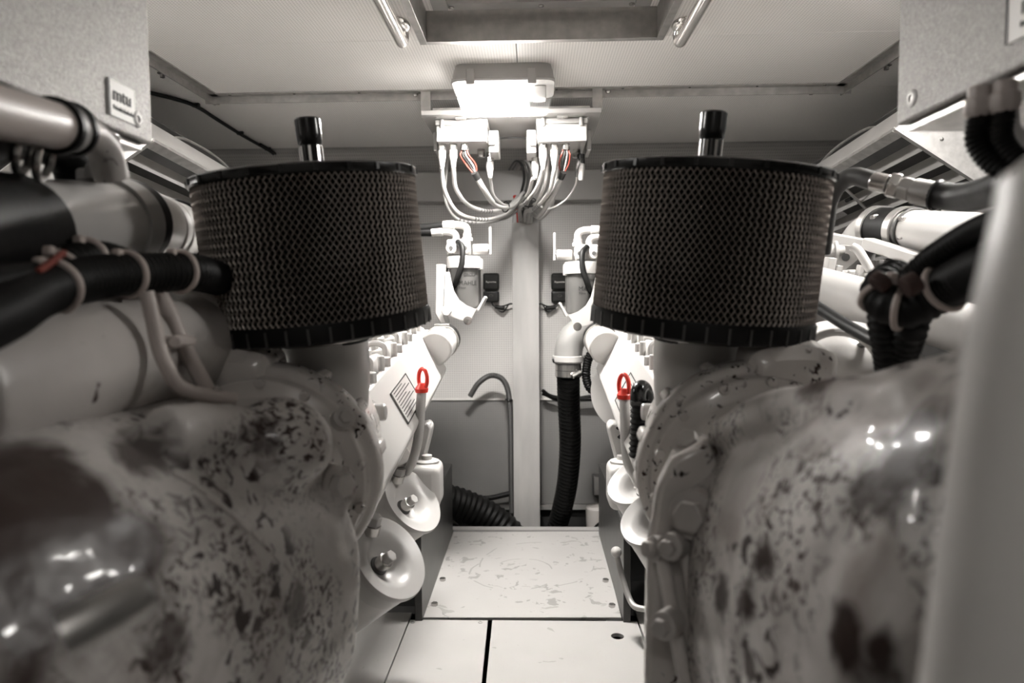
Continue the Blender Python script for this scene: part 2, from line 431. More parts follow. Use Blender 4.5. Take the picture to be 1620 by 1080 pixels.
for sx, x in ((-1, HX0-.035), (1, HX1+.035)):
    h = thing('grab_handle', 'chrome grab handle beside the %s edge of the ceiling hatch' % ('left' if sx < 0 else 'right'), 'handle', 'chrome hatch handles')
    y1 = WZ(660 if sx < 0 else 1060, 48, ZC).y
    pts = [(x, y1-.03, ZC), (x, y1-.01, ZC-.02), (x, y1-.03, ZC-.042), (x, y1-.1, ZC-.045), (x, y1-.35, ZC-.045), (x, y1-.4, ZC-.04), (x, y1-.42, ZC)]
    obj('bar', G().hose(pts, .017, 16), 'chrome', h)
    obj('bracket', G().ball((x, y1-.05, ZC-.003), .028, (1, 1.8, .5)), 'chrome', h)

# ================================================================== LIGHTS
def bulkhead_light(cx, cy, label, pm='lamp_panel', rz=0):
    L = thing('bulkhead_light', label, 'lamp', 'bulkhead lamps on the ceiling')
    R = Matrix.Rotation(rz, 3, 'Z')
    def rr(x, y, r, z, n=5):
        P = []
        for sx, sy, a0 in ((1, 1, 0), (-1, 1, PI/2), (-1, -1, PI), (1, -1, 1.5*PI)):
            for k in range(n): q = a0+k/(n-1)*PI/2; P.append(R @ V((sx*(x-r)+r*math.cos(q), sy*(y-r)+r*math.sin(q), 0))+V((cx, cy, z)))
        return P
    def stack(levels):
        g = G(); vs = []; n = 20
        for (x, y, r, z) in levels: vs += rr(x, y, r, z)
        fs = [(i*n+k, i*n+(k+1) % n, (i+1)*n+(k+1) % n, (i+1)*n+k) for i in range(len(levels)-1) for k in range(n)]
        fs += [tuple(range(n)), tuple((len(levels)-1)*n+k for k in reversed(range(n)))]
        return g.add(vs, fs)
    obj('base', stack([(.158, .092, .03, ZC), (.164, .098, .035, ZC-.02), (.168, .102, .035, ZC-.045)]), 'white', L)
    obj('rim', stack([(.170, .104, .035, ZC-.045), (.172, .106, .035, ZC-.053), (.169, .103, .035, ZC-.058)]), 'white', L)
    obj('diffuser', stack([(.168, .102, .035, ZC-.0581), (.158, .094, .03, ZC-.09), (.145, .082, .025, ZC-.125)]), 'clear', L)
    g = G(); 
    for lv in (0,):
        sx0, sx1 = -.150, .085
        g.prism([R @ V(p)+V((cx, cy, ZC-.062)) for p in ((sx0, -.078, 0), (sx1, -.078, 0), (sx1, .078, 0), (sx0, .078, 0))], (0, 0, -.045))
    obj('lamp_tray', g, 'lamp_tray', L)
    obj('lamp_panel', G().bb(cx-.146, cx+.081, cy-.074, cy+.074, ZC-.110, ZC-.1072), pm, L)
    obj('bulb_holder', G().bb(cx+.10, cx+.142, cy-.05, cy+.0, ZC-.10, ZC-.06), 'cream', L, bevel=.003)
    obj('round_lens', G().lathe([(.026, 0), (.026, .02), (.018, .02), (.018, .024), (.008, .024)], V((cx+.118, cy+.035, ZC-.06)), (0, -.3, -1), 20), 'white', L)
    for x in (-.105, .095):
        obj('clip', G().box(R @ V((x, -.104, 0))+V((cx, cy, ZC-.045)), (.028, .012, .05)), 'cream', L, bevel=.003)
        obj('clip', G().box(R @ V((x, .104, 0))+V((cx, cy, ZC-.045)), (.028, .012, .05)), 'cream', L, bevel=.003)
    return L
lc = W(795, 131, 2.25)
bulkhead_light(lc.x, 2.36, 'glowing white bulkhead lamp on the ceiling above the two junction boxes')
bulkhead_light(-1.12, 1.45, 'bulkhead lamp on the ceiling behind the left hammered control box', 'lamp_panel_side')
bulkhead_light(1.15, 1.45, 'bulkhead lamp on the ceiling behind the right hammered control box', 'lamp_panel_side')
bulkhead_light(0.0, -.55, 'unseen fill lamp added on the ceiling behind the camera', 'fill_panel_rear')  # added out of view to brighten the near column and filter mesh

# ================================================================== BOARD, JUNCTION BOXES, CABLES
zb = W(808, 180, 2.5).z
bx0, bx1 = W(666, 182, 2.5).x, W(952, 178, 2.5).x
bd = thing('mounting_board', 'white board hung under the ceiling rail carrying two junction boxes', 'board')
obj('board', G().bb(bx0, bx1, 2.5, 3.06, zb, zb+.018), 'white', bd, bevel=.002)
for x in (bx0+.012, bx1-.012):
    obj('hanger', G().bb(x-.018, x+.018, 2.535, 2.54, zb+.018, ZC-.002), 'alu', bd)
    obj('hanger_foot', G().bb(x-.05, x+.05, 2.535, 2.57, ZC-.006, ZC-.002), 'alu', bd)
    obj('bolt', G().lathe([(.010, 0), (.010, -.008), (.006, -.012)], (x-.04 if x < 0 else x+.04, 2.553, ZC-.006), (0, 0, 1), 6), 'steel', bd)
obj('front_channel', G().bb(bx0+.04, bx1-.04, 2.52, 2.55, zb+.018, zb+.03), 'alu', bd)
for px in (690, 808, 930): obj('screw', G().ball(W(px, 186, 2.53), .005, (1, 1, .5), 8), 'alu_dull', bd)

def jbox(px0, px1, name_side, side):
    J = thing('junction_box', 'white junction box under the %s half of the hanging board' % name_side, 'junction box', 'junction boxes')
    Y = 2.56; x0, x1 = W(px0, 200, Y).x, W(px1, 200, Y).x; z1 = zb; z0 = W(px0, 224, Y).z
    obj('lid', G().bb(x0-.004, x1+.004, Y-.003, Y+.23, z1-.022, z1-.001), 'white', J, bevel=.004)
    obj('body', G().bb(x0, x1, Y, Y+.225, z0, z1-.0225), 'white', J, bevel=.004)
    for f in (.12, .88): obj('latch', G().cyl((x0+(x1-x0)*f, Y-.004, z1-.032), (x0+(x1-x0)*f, Y-.004, z1-.001), .008, 14), 'white', J, bevel=.003)
    xm = (x0+x1)/2
    obj('mounting_tab', G().bb(xm-.02, xm+.02, Y-.035, Y-.003, z1-.006, z1-.001), 'white', J, bevel=.002)
    obj('screw', G().ball((xm, Y-.022, z1-.006), .006, (1, 1, .5), 10), 'alu_dull', J)
    sx = x1 if side > 0 else x0
    a, b = sorted((sx+side*.0041, sx+side*.040))
    obj('side_block', G().bb(a, b, Y+.05, Y+.2, z0-.03, z1-.03), 'white', J, bevel=.004)
    a, b = sorted((sx+side*.0041, sx+side*.030))
    obj('side_step', G().bb(a, b, Y+.03, Y+.0495, z0-.005, z1-.045), 'cream', J, bevel=.003)
    a, b = sorted(((x0 if side > 0 else x1)-side*.0041, (x0 if side > 0 else x1)-side*.02))
    obj('side_ear', G().bb(a, b, Y+.06, Y+.2, z0-.02, z1-.03), 'white', J, bevel=.004)
    return J, x0, x1, z0, Y
JL = jbox(690, 770, 'left', 1); JR = jbox(850, 929, 'right', -1)
def connector(J, p, white=True, dark=False):
    p = V(p)
    obj('gland', G().cyl(p+V((0, 0, .014)), p+V((0, 0, -.004)), .015, 20), 'plastic_black' if dark else 'steel', J, bevel=.001)
    obj('gland_nut', G().hexa(p+V((0, 0, -.004)), p+V((0, 0, -.022)), .016), 'steel' if not dark else 'plastic_black', J, bevel=.001)
    if white: obj('plug', G().lathe([(.014, -.022), (.015, -.045), (.012, -.06), (.008, -.085)], p, (0, 0, 1), 16), 'cream', J, bevel=.001)
def conn_at(J, px, py, Y, **k):
    p = W(px, py, Y); connector(J[0], p, **k); return p
CAB = []
def cable(pts, r, label, m='cream', marks=True, name='cable', n=10, group='junction box cables'):
    T = thing(name, label, 'cable', group)
    obj('sheath', G().tube(spline(pts, n), r, 10), m, T)
    if marks:
        S = resample(spline(pts, n), .022); i0 = int(len(S)*.35)
        for i in range(i0, min(i0+5, len(S)-1)):
            d = (S[i+1]-S[i]); obj('print_mark', G().tube([S[i], S[i]+d*.35], r*1.03, 10), 'ink', T)
    return T
def wp(L): return [W(*q) for q in L]
zg = JL[3]
# left box connectors and cables
for k, (px, py, Y) in enumerate([(699, 229, 2.60), (717, 228, 2.60)]):
    p = conn_at(JL, px, py, Y)
    ends = [[(699, 270, 2.62), (705, 305, 2.68), (727, 338, 2.78), (770, 347, 2.95), (808, 335, 3.12), (828, 318, 3.28), (834, 345, 3.46)],
            [(718, 275, 2.62), (722, 300, 2.68), (742, 325, 2.80), (775, 334, 2.95), (805, 326, 3.12), (824, 310, 3.28), (832, 345, 3.45)]][k]
    cable([p+V((0, 0, -.083))]+wp(ends), .0085, ['white cable from the outermost plug of the left junction box', 'white cable from the second plug of the left junction box'][k])
p = conn_at(JL, 735, 229, 2.60, white=False)
def split_cable(J, p, a, ends, lab):
    T = thing('cable', lab, 'cable', 'junction box cables')
    q = W(*a); st = p+V((0, 0, -.02))
    for i, m in enumerate(('wire_red', 'ink', 'cream', 'wire_red')):
        o = V(((i-1.5)*.006, 0, 0)); obj('core_wire', G().hose([st+o, st+o*1.8+V((0, 0, -.02)), st.lerp(q, .6)+o*2, q+o*.5], .0028, 8), m, T)
    P = [q]+wp(ends); d = (P[1]-P[0]).normalized()
    obj('heat_shrink', G().cyl(q-d*.012, q+d*.022, .0125), 'plastic_black', T)
    obj('sheath', G().tube(spline(P, 10), lambda s: .011 if s < .35 else .0085, 10), 'cream', T)
split_cable(JL, p, (752, 276, 2.64), [(766, 300, 2.70), (785, 325, 2.84), (812, 326, 3.05), (830, 305, 3.25), (838, 345, 3.47)], 'white cable with bare red and black cores from the left junction box')
p = conn_at(JL, 775, 247, 2.72)
cable([p+V((0, 0, -.083))]+wp([(777, 290, 2.76), (783, 312, 2.84), (805, 326, 3.0), (825, 312, 3.2), (836, 345, 3.45)]), .006, 'thin white cable from the side block of the left junction box', marks=False)
conn_at(JL, 761, 240, 2.70, white=False)
p = JL[0]
# extra lead hanging behind on the far left
cable(wp([(709, 236, 2.78), (706, 275, 2.80), (704, 315, 2.84), (722, 345, 2.92), (760, 352, 3.02), (800, 345, 3.2), (826, 330, 3.35), (830, 350, 3.47)]), .006, 'thin white cable sagging lowest below the left junction box')
# right box
for k, (px, py, Y) in enumerate([(859, 229, 2.60), (877, 228, 2.60)]):
    p = conn_at(JR, px, py, Y)
    ends = [[(858, 272, 2.62), (848, 300, 2.72), (832, 320, 2.95), (822, 330, 3.2), (826, 350, 3.46)],
            [(876, 275, 2.62), (868, 305, 2.72), (846, 330, 2.95), (832, 335, 3.2), (830, 350, 3.46)]][k]
    cable([p+V((0, 0, -.083))]+wp(ends), .0085, ['white cable from the innermost plug of the right junction box', 'white cable from the second plug of the right junction box'][k])
p = conn_at(JR, 895, 228, 2.60, white=False)
split_cable(JR, p, (890, 275, 2.64), [(880, 298, 2.70), (862, 330, 2.86), (850, 343, 3.05), (838, 335, 3.25), (834, 352, 3.47)], 'white cable with bare red and black cores from the right junction box')
p = conn_at(JR, 847, 247, 2.70)
cable([p+V((0, 0, -.083))]+wp([(842, 285, 2.74), (836, 305, 2.9), (822, 325, 3.15), (822, 350, 3.46)]), .0075, 'white cable from the side block of the right junction box')
conn_at(JR, 912, 240, 2.70, white=False)
p = conn_at(JR, 919, 250, 2.68, dark=True)
obj('plug', G().lathe([(.014, 0), (.015, -.03), (.009, -.06), (.004, -.075)], p, (.25, 0, 1), 14), 'canister_grey', JR[0])
cable([p+V((-.015, 0, -.07))]+wp([(910, 295, 2.72), (893, 318, 2.8), (865, 331, 2.95), (845, 322, 3.2), (838, 350, 3.47)]), .0045, 'thinnest white cable from the grey plug of the right junction box', marks=False)
cable(wp([(868, 245, 2.75), (862, 290, 2.78), (850, 320, 2.95), (838, 332, 3.2), (836, 352, 3.46)]), .0075, 'white cable behind the second plug of the right junction box', marks=False)
cable(wp([(884, 245, 2.75), (878, 290, 2.78), (872, 325, 2.9), (855, 345, 3.1), (842, 338, 3.3), (840, 352, 3.47)]), .008, 'white cable sagging lowest below the right junction box', marks=False)
# rising bundle behind
for k, (dx, m, lab) in enumerate([(0, 'canister_grey', 'grey cable looping up behind the right junction box'), (7, 'cream', 'pale cable looping up behind the right junction box'), (-6, 'plastic_black', 'black cable looping up behind the right junction box'), (12, 'canister_grey', 'dark grey cable nearest the right junction box in the rising loop')]):
    cable(wp([(826+dx*.3, 350, 3.45), (828+dx, 318, 3.3), (835+dx, 285, 3.15), (832+dx, 262, 3.1), (822+dx, 255, 3.2), (812+dx, 268, 3.42)]), .006, lab, m, marks=False)
for k, px in enumerate((822, 827, 832)):
    cable(wp([(px, 372, 3.53), (px-2, 345, 3.53), (px-4, 322, 3.52), (px-8, 310, 3.49)]), .009, ['leftmost red cable entering the top of the post channel', 'middle red cable entering the top of the post channel', 'rightmost red cable entering the top of the post channel'][k], 'red', marks=False, group='red cables in the post')
for nm, c, ax in [('left', (800, 327, 3.0), (1, .6, 0)), ('right', (838, 320, 3.0), (-.4, .6, .6))]:
    o = obj('cable_tie', G().torus(W(*c), ax, .032, .003, 24, 6, (1, .7)), 'plastic_black'); tag(o, 'black cable tie round the white cables, %s of the post' % ('left' if nm == 'left' else 'right'), 'cable tie', 'cable ties')
# cross lead between boxes
cable(wp([(783, 220, 2.75), (800, 218, 2.8), (822, 218, 2.8), (840, 221, 2.75)]), .004, 'thin grey lead running between the two junction boxes', 'canister_grey', marks=False)

# ================================================================== POST AND BACK WALL THINGS
p0, p1 = W(808, 352, 3.48), W(849, 352, 3.48)
PX0, PX1, PZ = p0.x+.006, p1.x+.01, p0.z
po = thing('cable_channel', 'tall pale metal cable channel standing against the back wall', 'cable channel')
obj('cover', G().bb(PX0, PX1, 3.478, 3.484, -.25, PZ), 'post', po, bevel=.001)
obj('side_flange', G().bb(PX0, PX0+.004, 3.4841, 3.595, -.25, PZ+.10), 'post', po)
obj('side_flange', G().bb(PX1-.004, PX1, 3.4841, 3.595, -.25, PZ+.10), 'post', po)
obj('back_plate', G().bb(PX0+.004, PX1-.004, 3.59, 3.595, -.25, PZ+.10), 'post', po)
for px, lab in ((777, 'left'), (885, 'right')):
    c = W(px, 455, 3.57); D = thing('sensor_module', 'black rounded sensor module on the back wall, %s of the pale channel' % lab, 'module', 'sensor modules')
    wv, hv = .042, .076
    def rbox(x0, x1, z0, z1, y0, y1): return G().bb(x0, x1, y0, y1, z0, z1)
    obj('body', rbox(c.x-wv, c.x+wv, c.z-.012, c.z+hv, 3.552, 3.60), 'plastic_black', D, bevel=.012, seg=4)
    obj('cap', rbox(c.x-wv, c.x+wv, c.z-hv, c.z-.016, 3.554, 3.60), 'plastic_black', D, bevel=.010, seg=4)
    obj('thumb_grip', G().torus((c.x, 3.5535, c.z-.042), (0, 1, 0), .010, .0015, 16, 6, (1, .5)), 'canister_grey', D)
    text('lettering', 'Raymarine', 'letter_white', D, (c.x-.026, 3.5515, c.z+.026), (1, 0, 0), (0, 0, 1), .0125)
    sg = 1 if lab == 'left' else -1
    xe = PX0 if sg > 0 else PX1
    T = thing('module_lead', 'black lead from the %s sensor module into the channel' % lab, 'cable', 'sensor leads')
    za = c.z-hv
    for k in range(2):
        obj('wire', G().hose([(c.x, 3.575, za+.005), (c.x+sg*.015, 3.57, za-.02), (c.x+sg*(.06), 3.56, za-.02-.03*k), (xe-sg*.02, 3.55, za-.01), (xe, 3.55, za-.008)], .004, 8), 'plastic_black', T)
    obj('plug', G().cyl((c.x+sg*.02, 3.568, za-.024), (c.x+sg*.07, 3.56, za-.03), .011), 'plastic_black', T, bevel=.002)
# small hose hooked over beside the post
T = thing('drain_hose', 'ribbed grey hose hooked over beside the pale channel, open end down', 'hose')
hp = [(744, 626, 3.5), (757, 606, 3.48), (776, 594, 3.47), (795, 600, 3.48), (805, 625, 3.5), (808, 680, 3.52), (809, 760, 3.54), (810, 810, 3.55)]
obj('hose', G().corr(wp(hp), .013, .002, .008, 14), 'hose_grey', T)
obj('bore', G().cyl(W(743.4, 626.5, 3.5), W(745, 624, 3.5), .011), 'dark', T)
o = obj('cable_tie', G().torus(W(805, 632, 3.5), (.05, 0, 1), .017, .004, 20, 6), 'plastic_black', T)
# wall box lower right, left and right bottom pipes
T = thing('wall_socket_box', 'small grey electrical box low on the back wall beside the right engine bed', 'electrical box')
a, b = W(938, 752, 3.55), W(962, 785, 3.55)
obj('box', G().bb(a.x, b.x+.02, 3.55, 3.60, b.z, a.z), 'canister_grey', T, bevel=.004); obj('frame', G().bb(a.x+.006, b.x+.014, 3.545, 3.5499, b.z+.008, a.z-.008), 'alu_dull', T, bevel=.002)
for q in ((a.x+.006, a.z-.006), (a.x+.006, b.z+.006)): obj('screw', G().ball((q[0], 3.549, q[1]), .004, (1, .5, 1), 8), 'steel', T)
T = thing('pump_pot', 'pale drum with black clamp low beside the right engine bed', 'pump')
obj('drum', G().cyl(W(944, 800, 3.36), W(946, 860, 3.36), .055), 'cast_plain', T, bevel=.008)
obj('clamp', G().torus(W(950, 834, 3.34), (-.5, .6, .5), .05, .006), 'rubber', T)
T = thing('pump_pot', 'pale dome with black band low beside the left engine bed', 'pump')
obj('dome', G().ball(W(708, 840, 3.36), .065, (1, 1, .9)), 'cast_plain', T)
obj('band', G().torus(W(708, 832, 3.34), (0, .5, 1), .052, .008), 'rubber', T)
# wall cables lower right
for k, (a, lab) in enumerate([([(858, 617, 3.5), (872, 626, 3.52), (900, 630, 3.52), (960, 632, 3.5), (990, 640, 3.4)], 'black cable along the wall joint behind the black corrugated hose'),
                              ([(858, 622, 3.54), (890, 634, 3.55), (930, 627, 3.52), (965, 624, 3.5), (985, 632, 3.45)], 'second black cable along the wall joint right of the channel')]):
    o = obj('wall_cable', G().hose(wp(a), .009, 10), 'rubber'); tag(o, lab, 'cable', 'wall cables')
T = thing('cable_loop', 'black ribbed conduit curving from the grey elbow to the right engine', 'conduit')
lp = wp([(945, 545, 2.95), (932, 565, 2.98), (927, 590, 3.0), (932, 612, 3.0), (948, 624, 2.98), (970, 632, 2.9), (985, 640, 2.7)])
obj('conduit', G().corr(lp, .017, .003, .012, 14), 'rubber', T)
for q in (lp[1], lp[2], lp[3], lp[4]): obj('cable_tie', G().torus(q, (.3, 0, 1), .021, .003, 16, 6), 'plastic_black', T)

# big black hoses
T = thing('corrugated_hose', 'thick black corrugated hose hanging from the grey elbow right of the channel', 'hose', 'bilge hoses')
obj('hose', G().corr(wp([(899, 590, 3.0), (900, 640, 3.1), (902, 700, 3.2), (898, 760, 3.3), (888, 810, 3.4), (876, 850, 3.48), (868, 890, 3.52)]), .046, .006, .022, 28), 'rubber', T)
T2 = thing('pipe_elbow', 'grey plastic pipe elbow clamped on top of the hanging black hose', 'pipe elbow')
ep = wp([(899, 574, 3.0), (899, 560, 3.0), (903, 540, 3.0), (915, 527, 3.0), (932, 522, 3.0), (960, 522, 3.0)])
obj('elbow', G().hose(ep, .062, 28, 6), 'pipe_grey', T2)
obj('collar', G().cyl(W(899, 572, 3.0), W(899, 562, 3.0), .069, 28), 'cream', T2, bevel=.003)
for py in (580, 590): 
    obj('hose_clamp', G().lathe([(.056, -.013), (.058, -.013), (.058, .013), (.056, .013)], W(899, py, 3.0), (0, 0, 1), 28, True), 'steel', T2)
obj('cuff', G().cyl(W(899, 574, 3.0), W(899, 596, 3.0), .0555, 28), 'rubber_gloss', T2)
obj('clamp_screw', G().cyl(W(905, 596, 2.93), W(919, 588, 2.95), .011), 'steel', T2, bevel=.003)
obj('clamp_screw', G().cyl(W(874, 571, 2.98), W(884, 568, 2.98), .010), 'rubber', T2, bevel=.003)
T = thing('corrugated_hose', 'thick black corrugated hose lying low left of the channel', 'hose', 'bilge hoses')
obj('hose', G().corr(wp([(672, 782, 3.3), (700, 790, 3.32), (735, 800, 3.36), (772, 818, 3.38), (805, 845, 3.38), (840, 890, 3.38)]), .075, .008, .03, 28), 'rubber', T)
o = obj('bilge_cable', G().hose(wp([(700, 770, 3.5), (715, 775, 3.5), (740, 785, 3.52), (770, 788, 3.54), (800, 782, 3.55), (815, 778, 3.55)]), .014, 10), 'rubber'); tag(o, 'black cable drooping above the low black hose left of the channel', 'cable')

# ================================================================== SIDE AIR LOUVRES
def louvre(s, side):
    T = thing('air_louvre', 'sheet metal air intake louvre with slanted slats under the %s side of the ceiling' % side, 'air louvre', 'side air louvres')
    ya, yb = 2.0, 3.1; dz = -.075      # rails fall a little towards the bulkhead
    def q(x, y, z): return V((s*x, y, z+dz*(y-ya)))
    A, B = (1.07, 1.576), (1.50, 1.295)          # inboard top edge, outboard low edge
    # inboard top web
    obj('top_web', G().prism([q(1.07, ya, 1.576), q(1.07, yb, 1.576), q(1.12, yb, 1.655), q(1.12, ya, 1.655)], (s*.004, 0, 0)), 'slat', T)
    obj('inner_rail', G().prism([q(1.062, ya, 1.57), q(1.062, yb, 1.57), q(1.092, yb, 1.556), q(1.092, ya, 1.556)], (s*.006, 0, .012)), 'galv', T)
    # near end panel, folded
    obj('end_panel', G().prism([q(1.07, ya, 1.576), q(1.50, ya, 1.295), q(1.60, ya, 1.42), q(1.17, ya, 1.72)], (0, .003, 0)), 'galv', T)
    obj('end_flange', G().prism([q(1.065, ya-.012, 1.572), q(1.50, ya-.012, 1.288), q(1.50, ya+.004, 1.288), q(1.065, ya+.004, 1.572)], (0, 0, .006)), 'galv', T)
    obj('end_fold', G().prism([q(1.17, ya-.03, 1.72), q(1.60, ya-.03, 1.42), q(1.60, ya, 1.42), q(1.17, ya, 1.72)], (0, 0, .004)), 'galv', T)
    for f in (.2, .8): 
        p = q(1.12+.4*f, ya, 1.60-.27*f); obj('rivet', G().ball(p+V((0, -.002, 0)), .006, (1, .5, 1), 8), 'steel', T)
    n = 7
    for k in range(n):
        f = (k+.4)/n; x, z = A[0]+(B[0]-A[0])*f, A[1]+(B[1]-A[1])*f
        obj('slat', G().prism([q(x, ya+.01, z), q(x, yb, z), q(x+.045, yb, z+.062), q(x+.045, ya+.01, z+.062)], (s*.003, 0, 0)), 'slat', T)
    obj('brace', G().bar(q(1.09, 2.45, 1.56), q(1.46, 2.62, 1.31), .012, .004), 'galv', T)
    for y in (2.15, 2.9): obj('wall_bracket', G().bar(q(1.50, y, 1.44), V((s*1.86, y, 1.44+dz*(y-ya))), .03, .006), 'slat', T)
    obj('back_sheet', G().prism([q(1.2, ya+.01, 1.72), q(1.2, yb, 1.72), q(1.62, yb, 1.42), q(1.62, ya+.01, 1.42)], (0, 0, .003)), 'hull', T)
    obj('duct_hoop', G().hose([q(1.16, 2.25, 1.66), q(1.17, 2.4, 1.70), q(1.17, 2.65, 1.70), q(1.16, 2.85, 1.64)], .005, 8), 'galv', T)
    for k, (y, f) in enumerate([(2.5, .28), (2.42, .62)]):
        x, z = A[0]+(B[0]-A[0])*f, A[1]+(B[1]-A[1])*f
        obj('rubber_stop', G().cyl(q(x-.01, y, z-.004), q(x-.01, y+.04, z-.004), .007), 'rubber', T)
    return T
louvre(-1, 'left'); louvre(1, 'right')
T = thing('ceiling_cable', 'black cable clipped across the ceiling left of the left air filter', 'cable')
cpts = [WZ(px, py, ZC-.012) for px, py in [(180, 132), (243, 148), (275, 156), (310, 168), (345, 190), (380, 212), (408, 228), (424, 237), (432, 243), (440, 250)]]
obj('cable', G().hose(cpts, .0075, 10), 'rubber', T)
obj('cable', G().hose([p+V((.012, 0, 0)) for p in cpts[6:]], .006, 10), 'rubber', T)
for k in (3, 5, 7): obj('clip', G().box(cpts[k]+V((0, 0, .004)), (.03, .014, .016)), 'plastic_black', T, bevel=.003)

# ================================================================== AIR FILTERS
FR, FH = 0.195, 0.290
def build_filter():
    R = bpy.data.objects.new('air_filter', None); COL.objects.link(R); R.empty_display_size = .05
    z0, z1 = .034, FH-.018
    g = G(); n = 150; vs = []
    for k in range(n*2):
        q = 2*PI*k/(2*n); r = FR-.006 if k % 2 else FR-.030
        vs += [(r*math.cos(q), r*math.sin(q), z0), (r*math.cos(q), r*math.sin(q), z1)]
    g.add(vs, [(2*k, 2*((k+1) % (2*n)), 2*((k+1) % (2*n))+1, 2*k+1) for k in range(2*n)])
    obj('pleated_element', g, 'paper', R, flat=True)
    nc, nr = 116, 32; dh = (z1-z0)/nr; da = 2*PI/nc
    vs, fs = [], []
    w_, th = .0017, .0013
    def nd(i, j, r): q = (j+.5*(i % 2))*da; return V((r*math.cos(q), r*math.sin(q), z0+i*dh))
    for i in range(nr):
        for j in range(nc):
            for jj in ((j, j-1) if i % 2 == 0 else (j, j+1)):
                a, b = nd(i, j, FR), nd(i+1, jj, FR)
                d = (b-a).normalized(); nrm = V((a.x+b.x, a.y+b.y, 0)).normalized(); sd = d.cross(nrm)*w_*.5
                tw = nrm*(.0012 if jj == j else -.0012)
                k = len(vs)
                for p in (a, b):
                    vs += [p+sd+nrm*th+tw, p-sd+nrm*th-tw, p-sd-nrm*th*.3-tw, p+sd-nrm*th*.3+tw]
                fs += [(k, k+1, k+5, k+4), (k+1, k+2, k+6, k+5), (k+3, k, k+4, k+7)]
    me = bpy.data.meshes.new('mesh_screen'); me.from_pydata([tuple(v) for v in vs], [], fs); me.materials.append(M['mesh'])
    o = bpy.data.objects.new('mesh_screen', me); COL.objects.link(o); o.parent = R
    obj('bottom_band', G().lathe([(FR-.04, .002), (FR-.004, 0), (FR+.004, .004), (FR+.005, .026), (FR+.003, .034), (FR-.03, .0345)], (0, 0, 0), (0, 0, 1), 96), 'rubber', R)
    for k in range(36):
        q = 2*PI*k/36; obj('band_notch', G().box((math.cos(q)*(FR+.0045), math.sin(q)*(FR+.0045), .015), (.003, .004, .026), Matrix.Rotation(q, 3, 'Z')), 'hose_grey', R)
    obj('top_cap', G().lathe([(FR-.01, FH-.0185), (FR+.004, FH-.018), (FR+.006, FH-.014), (FR+.006, FH-.003), (FR+.002, FH), (.06, FH+.004)], (0, 0, 0), (0, 0, 1), 96), 'rubber_gloss', R)
    for k in range(24):
        q = 2*PI*(k+.5)/24; obj('cap_rib', G().box((math.cos(q)*(FR+.006), math.sin(q)*(FR+.006), FH-.0085), (.004, .006, .011), Matrix.Rotation(q, 3, 'Z')), 'plastic_black', R)
    q = V((0, .05, FH+.003))
    st = obj('service_indicator', G().lathe([(.020, 0), (.020, .055), (.0225, .058), (.024, .075), (.024, .102), (.021, .105), (.018, .105), (.018, .085)], q, (0, 0, 1), 28), 'rubber_gloss', R)
    for k in range(8):
        a = 2*PI*k/8+.2; obj('indicator_rib', G().box(q+V((math.cos(a)*.0205, math.sin(a)*.0205, .028)), (.003, .005, .05), Matrix.Rotation(a, 3, 'Z')), 'steel', st)
    obj('neck', G().lathe([(.10, -.001), (.082, -.006), (.080, -.022), (.076, -.026)], (0, 0, 0), (0, 0, 1), 48), 'rubber', R)
    obj('neck_clamp', G().torus((0, 0, -.014), (0, 0, 1), .0825, .004, 48, 8), 'steel', R)
    return R
def copy_tree(o, parent=None):
    c = o.copy(); COL.objects.link(c); c.parent = parent
    for ch in list(o.children): copy_tree(ch, c)
    return c
FL = build_filter()
FRt = copy_tree(FL)
for o, s, lab in ((FL, -1, 'left'), (FRt, 1, 'right')):
    o.rotation_mode = 'XYZ'
    ax = Matrix.Rotation(math.radians(5.5), 3, 'X') @ Matrix.Rotation(math.radians(4.2)*s, 3, 'Y')
    up = ax @ V((0, 0, 1)); base = V((s*.350, 1.28, 1.044))
    o.rotation_euler = ax.to_euler(); o.location = base
    tag(o, 'large black mesh air filter drum on the %s engine' % lab, 'air filter', 'air filters')

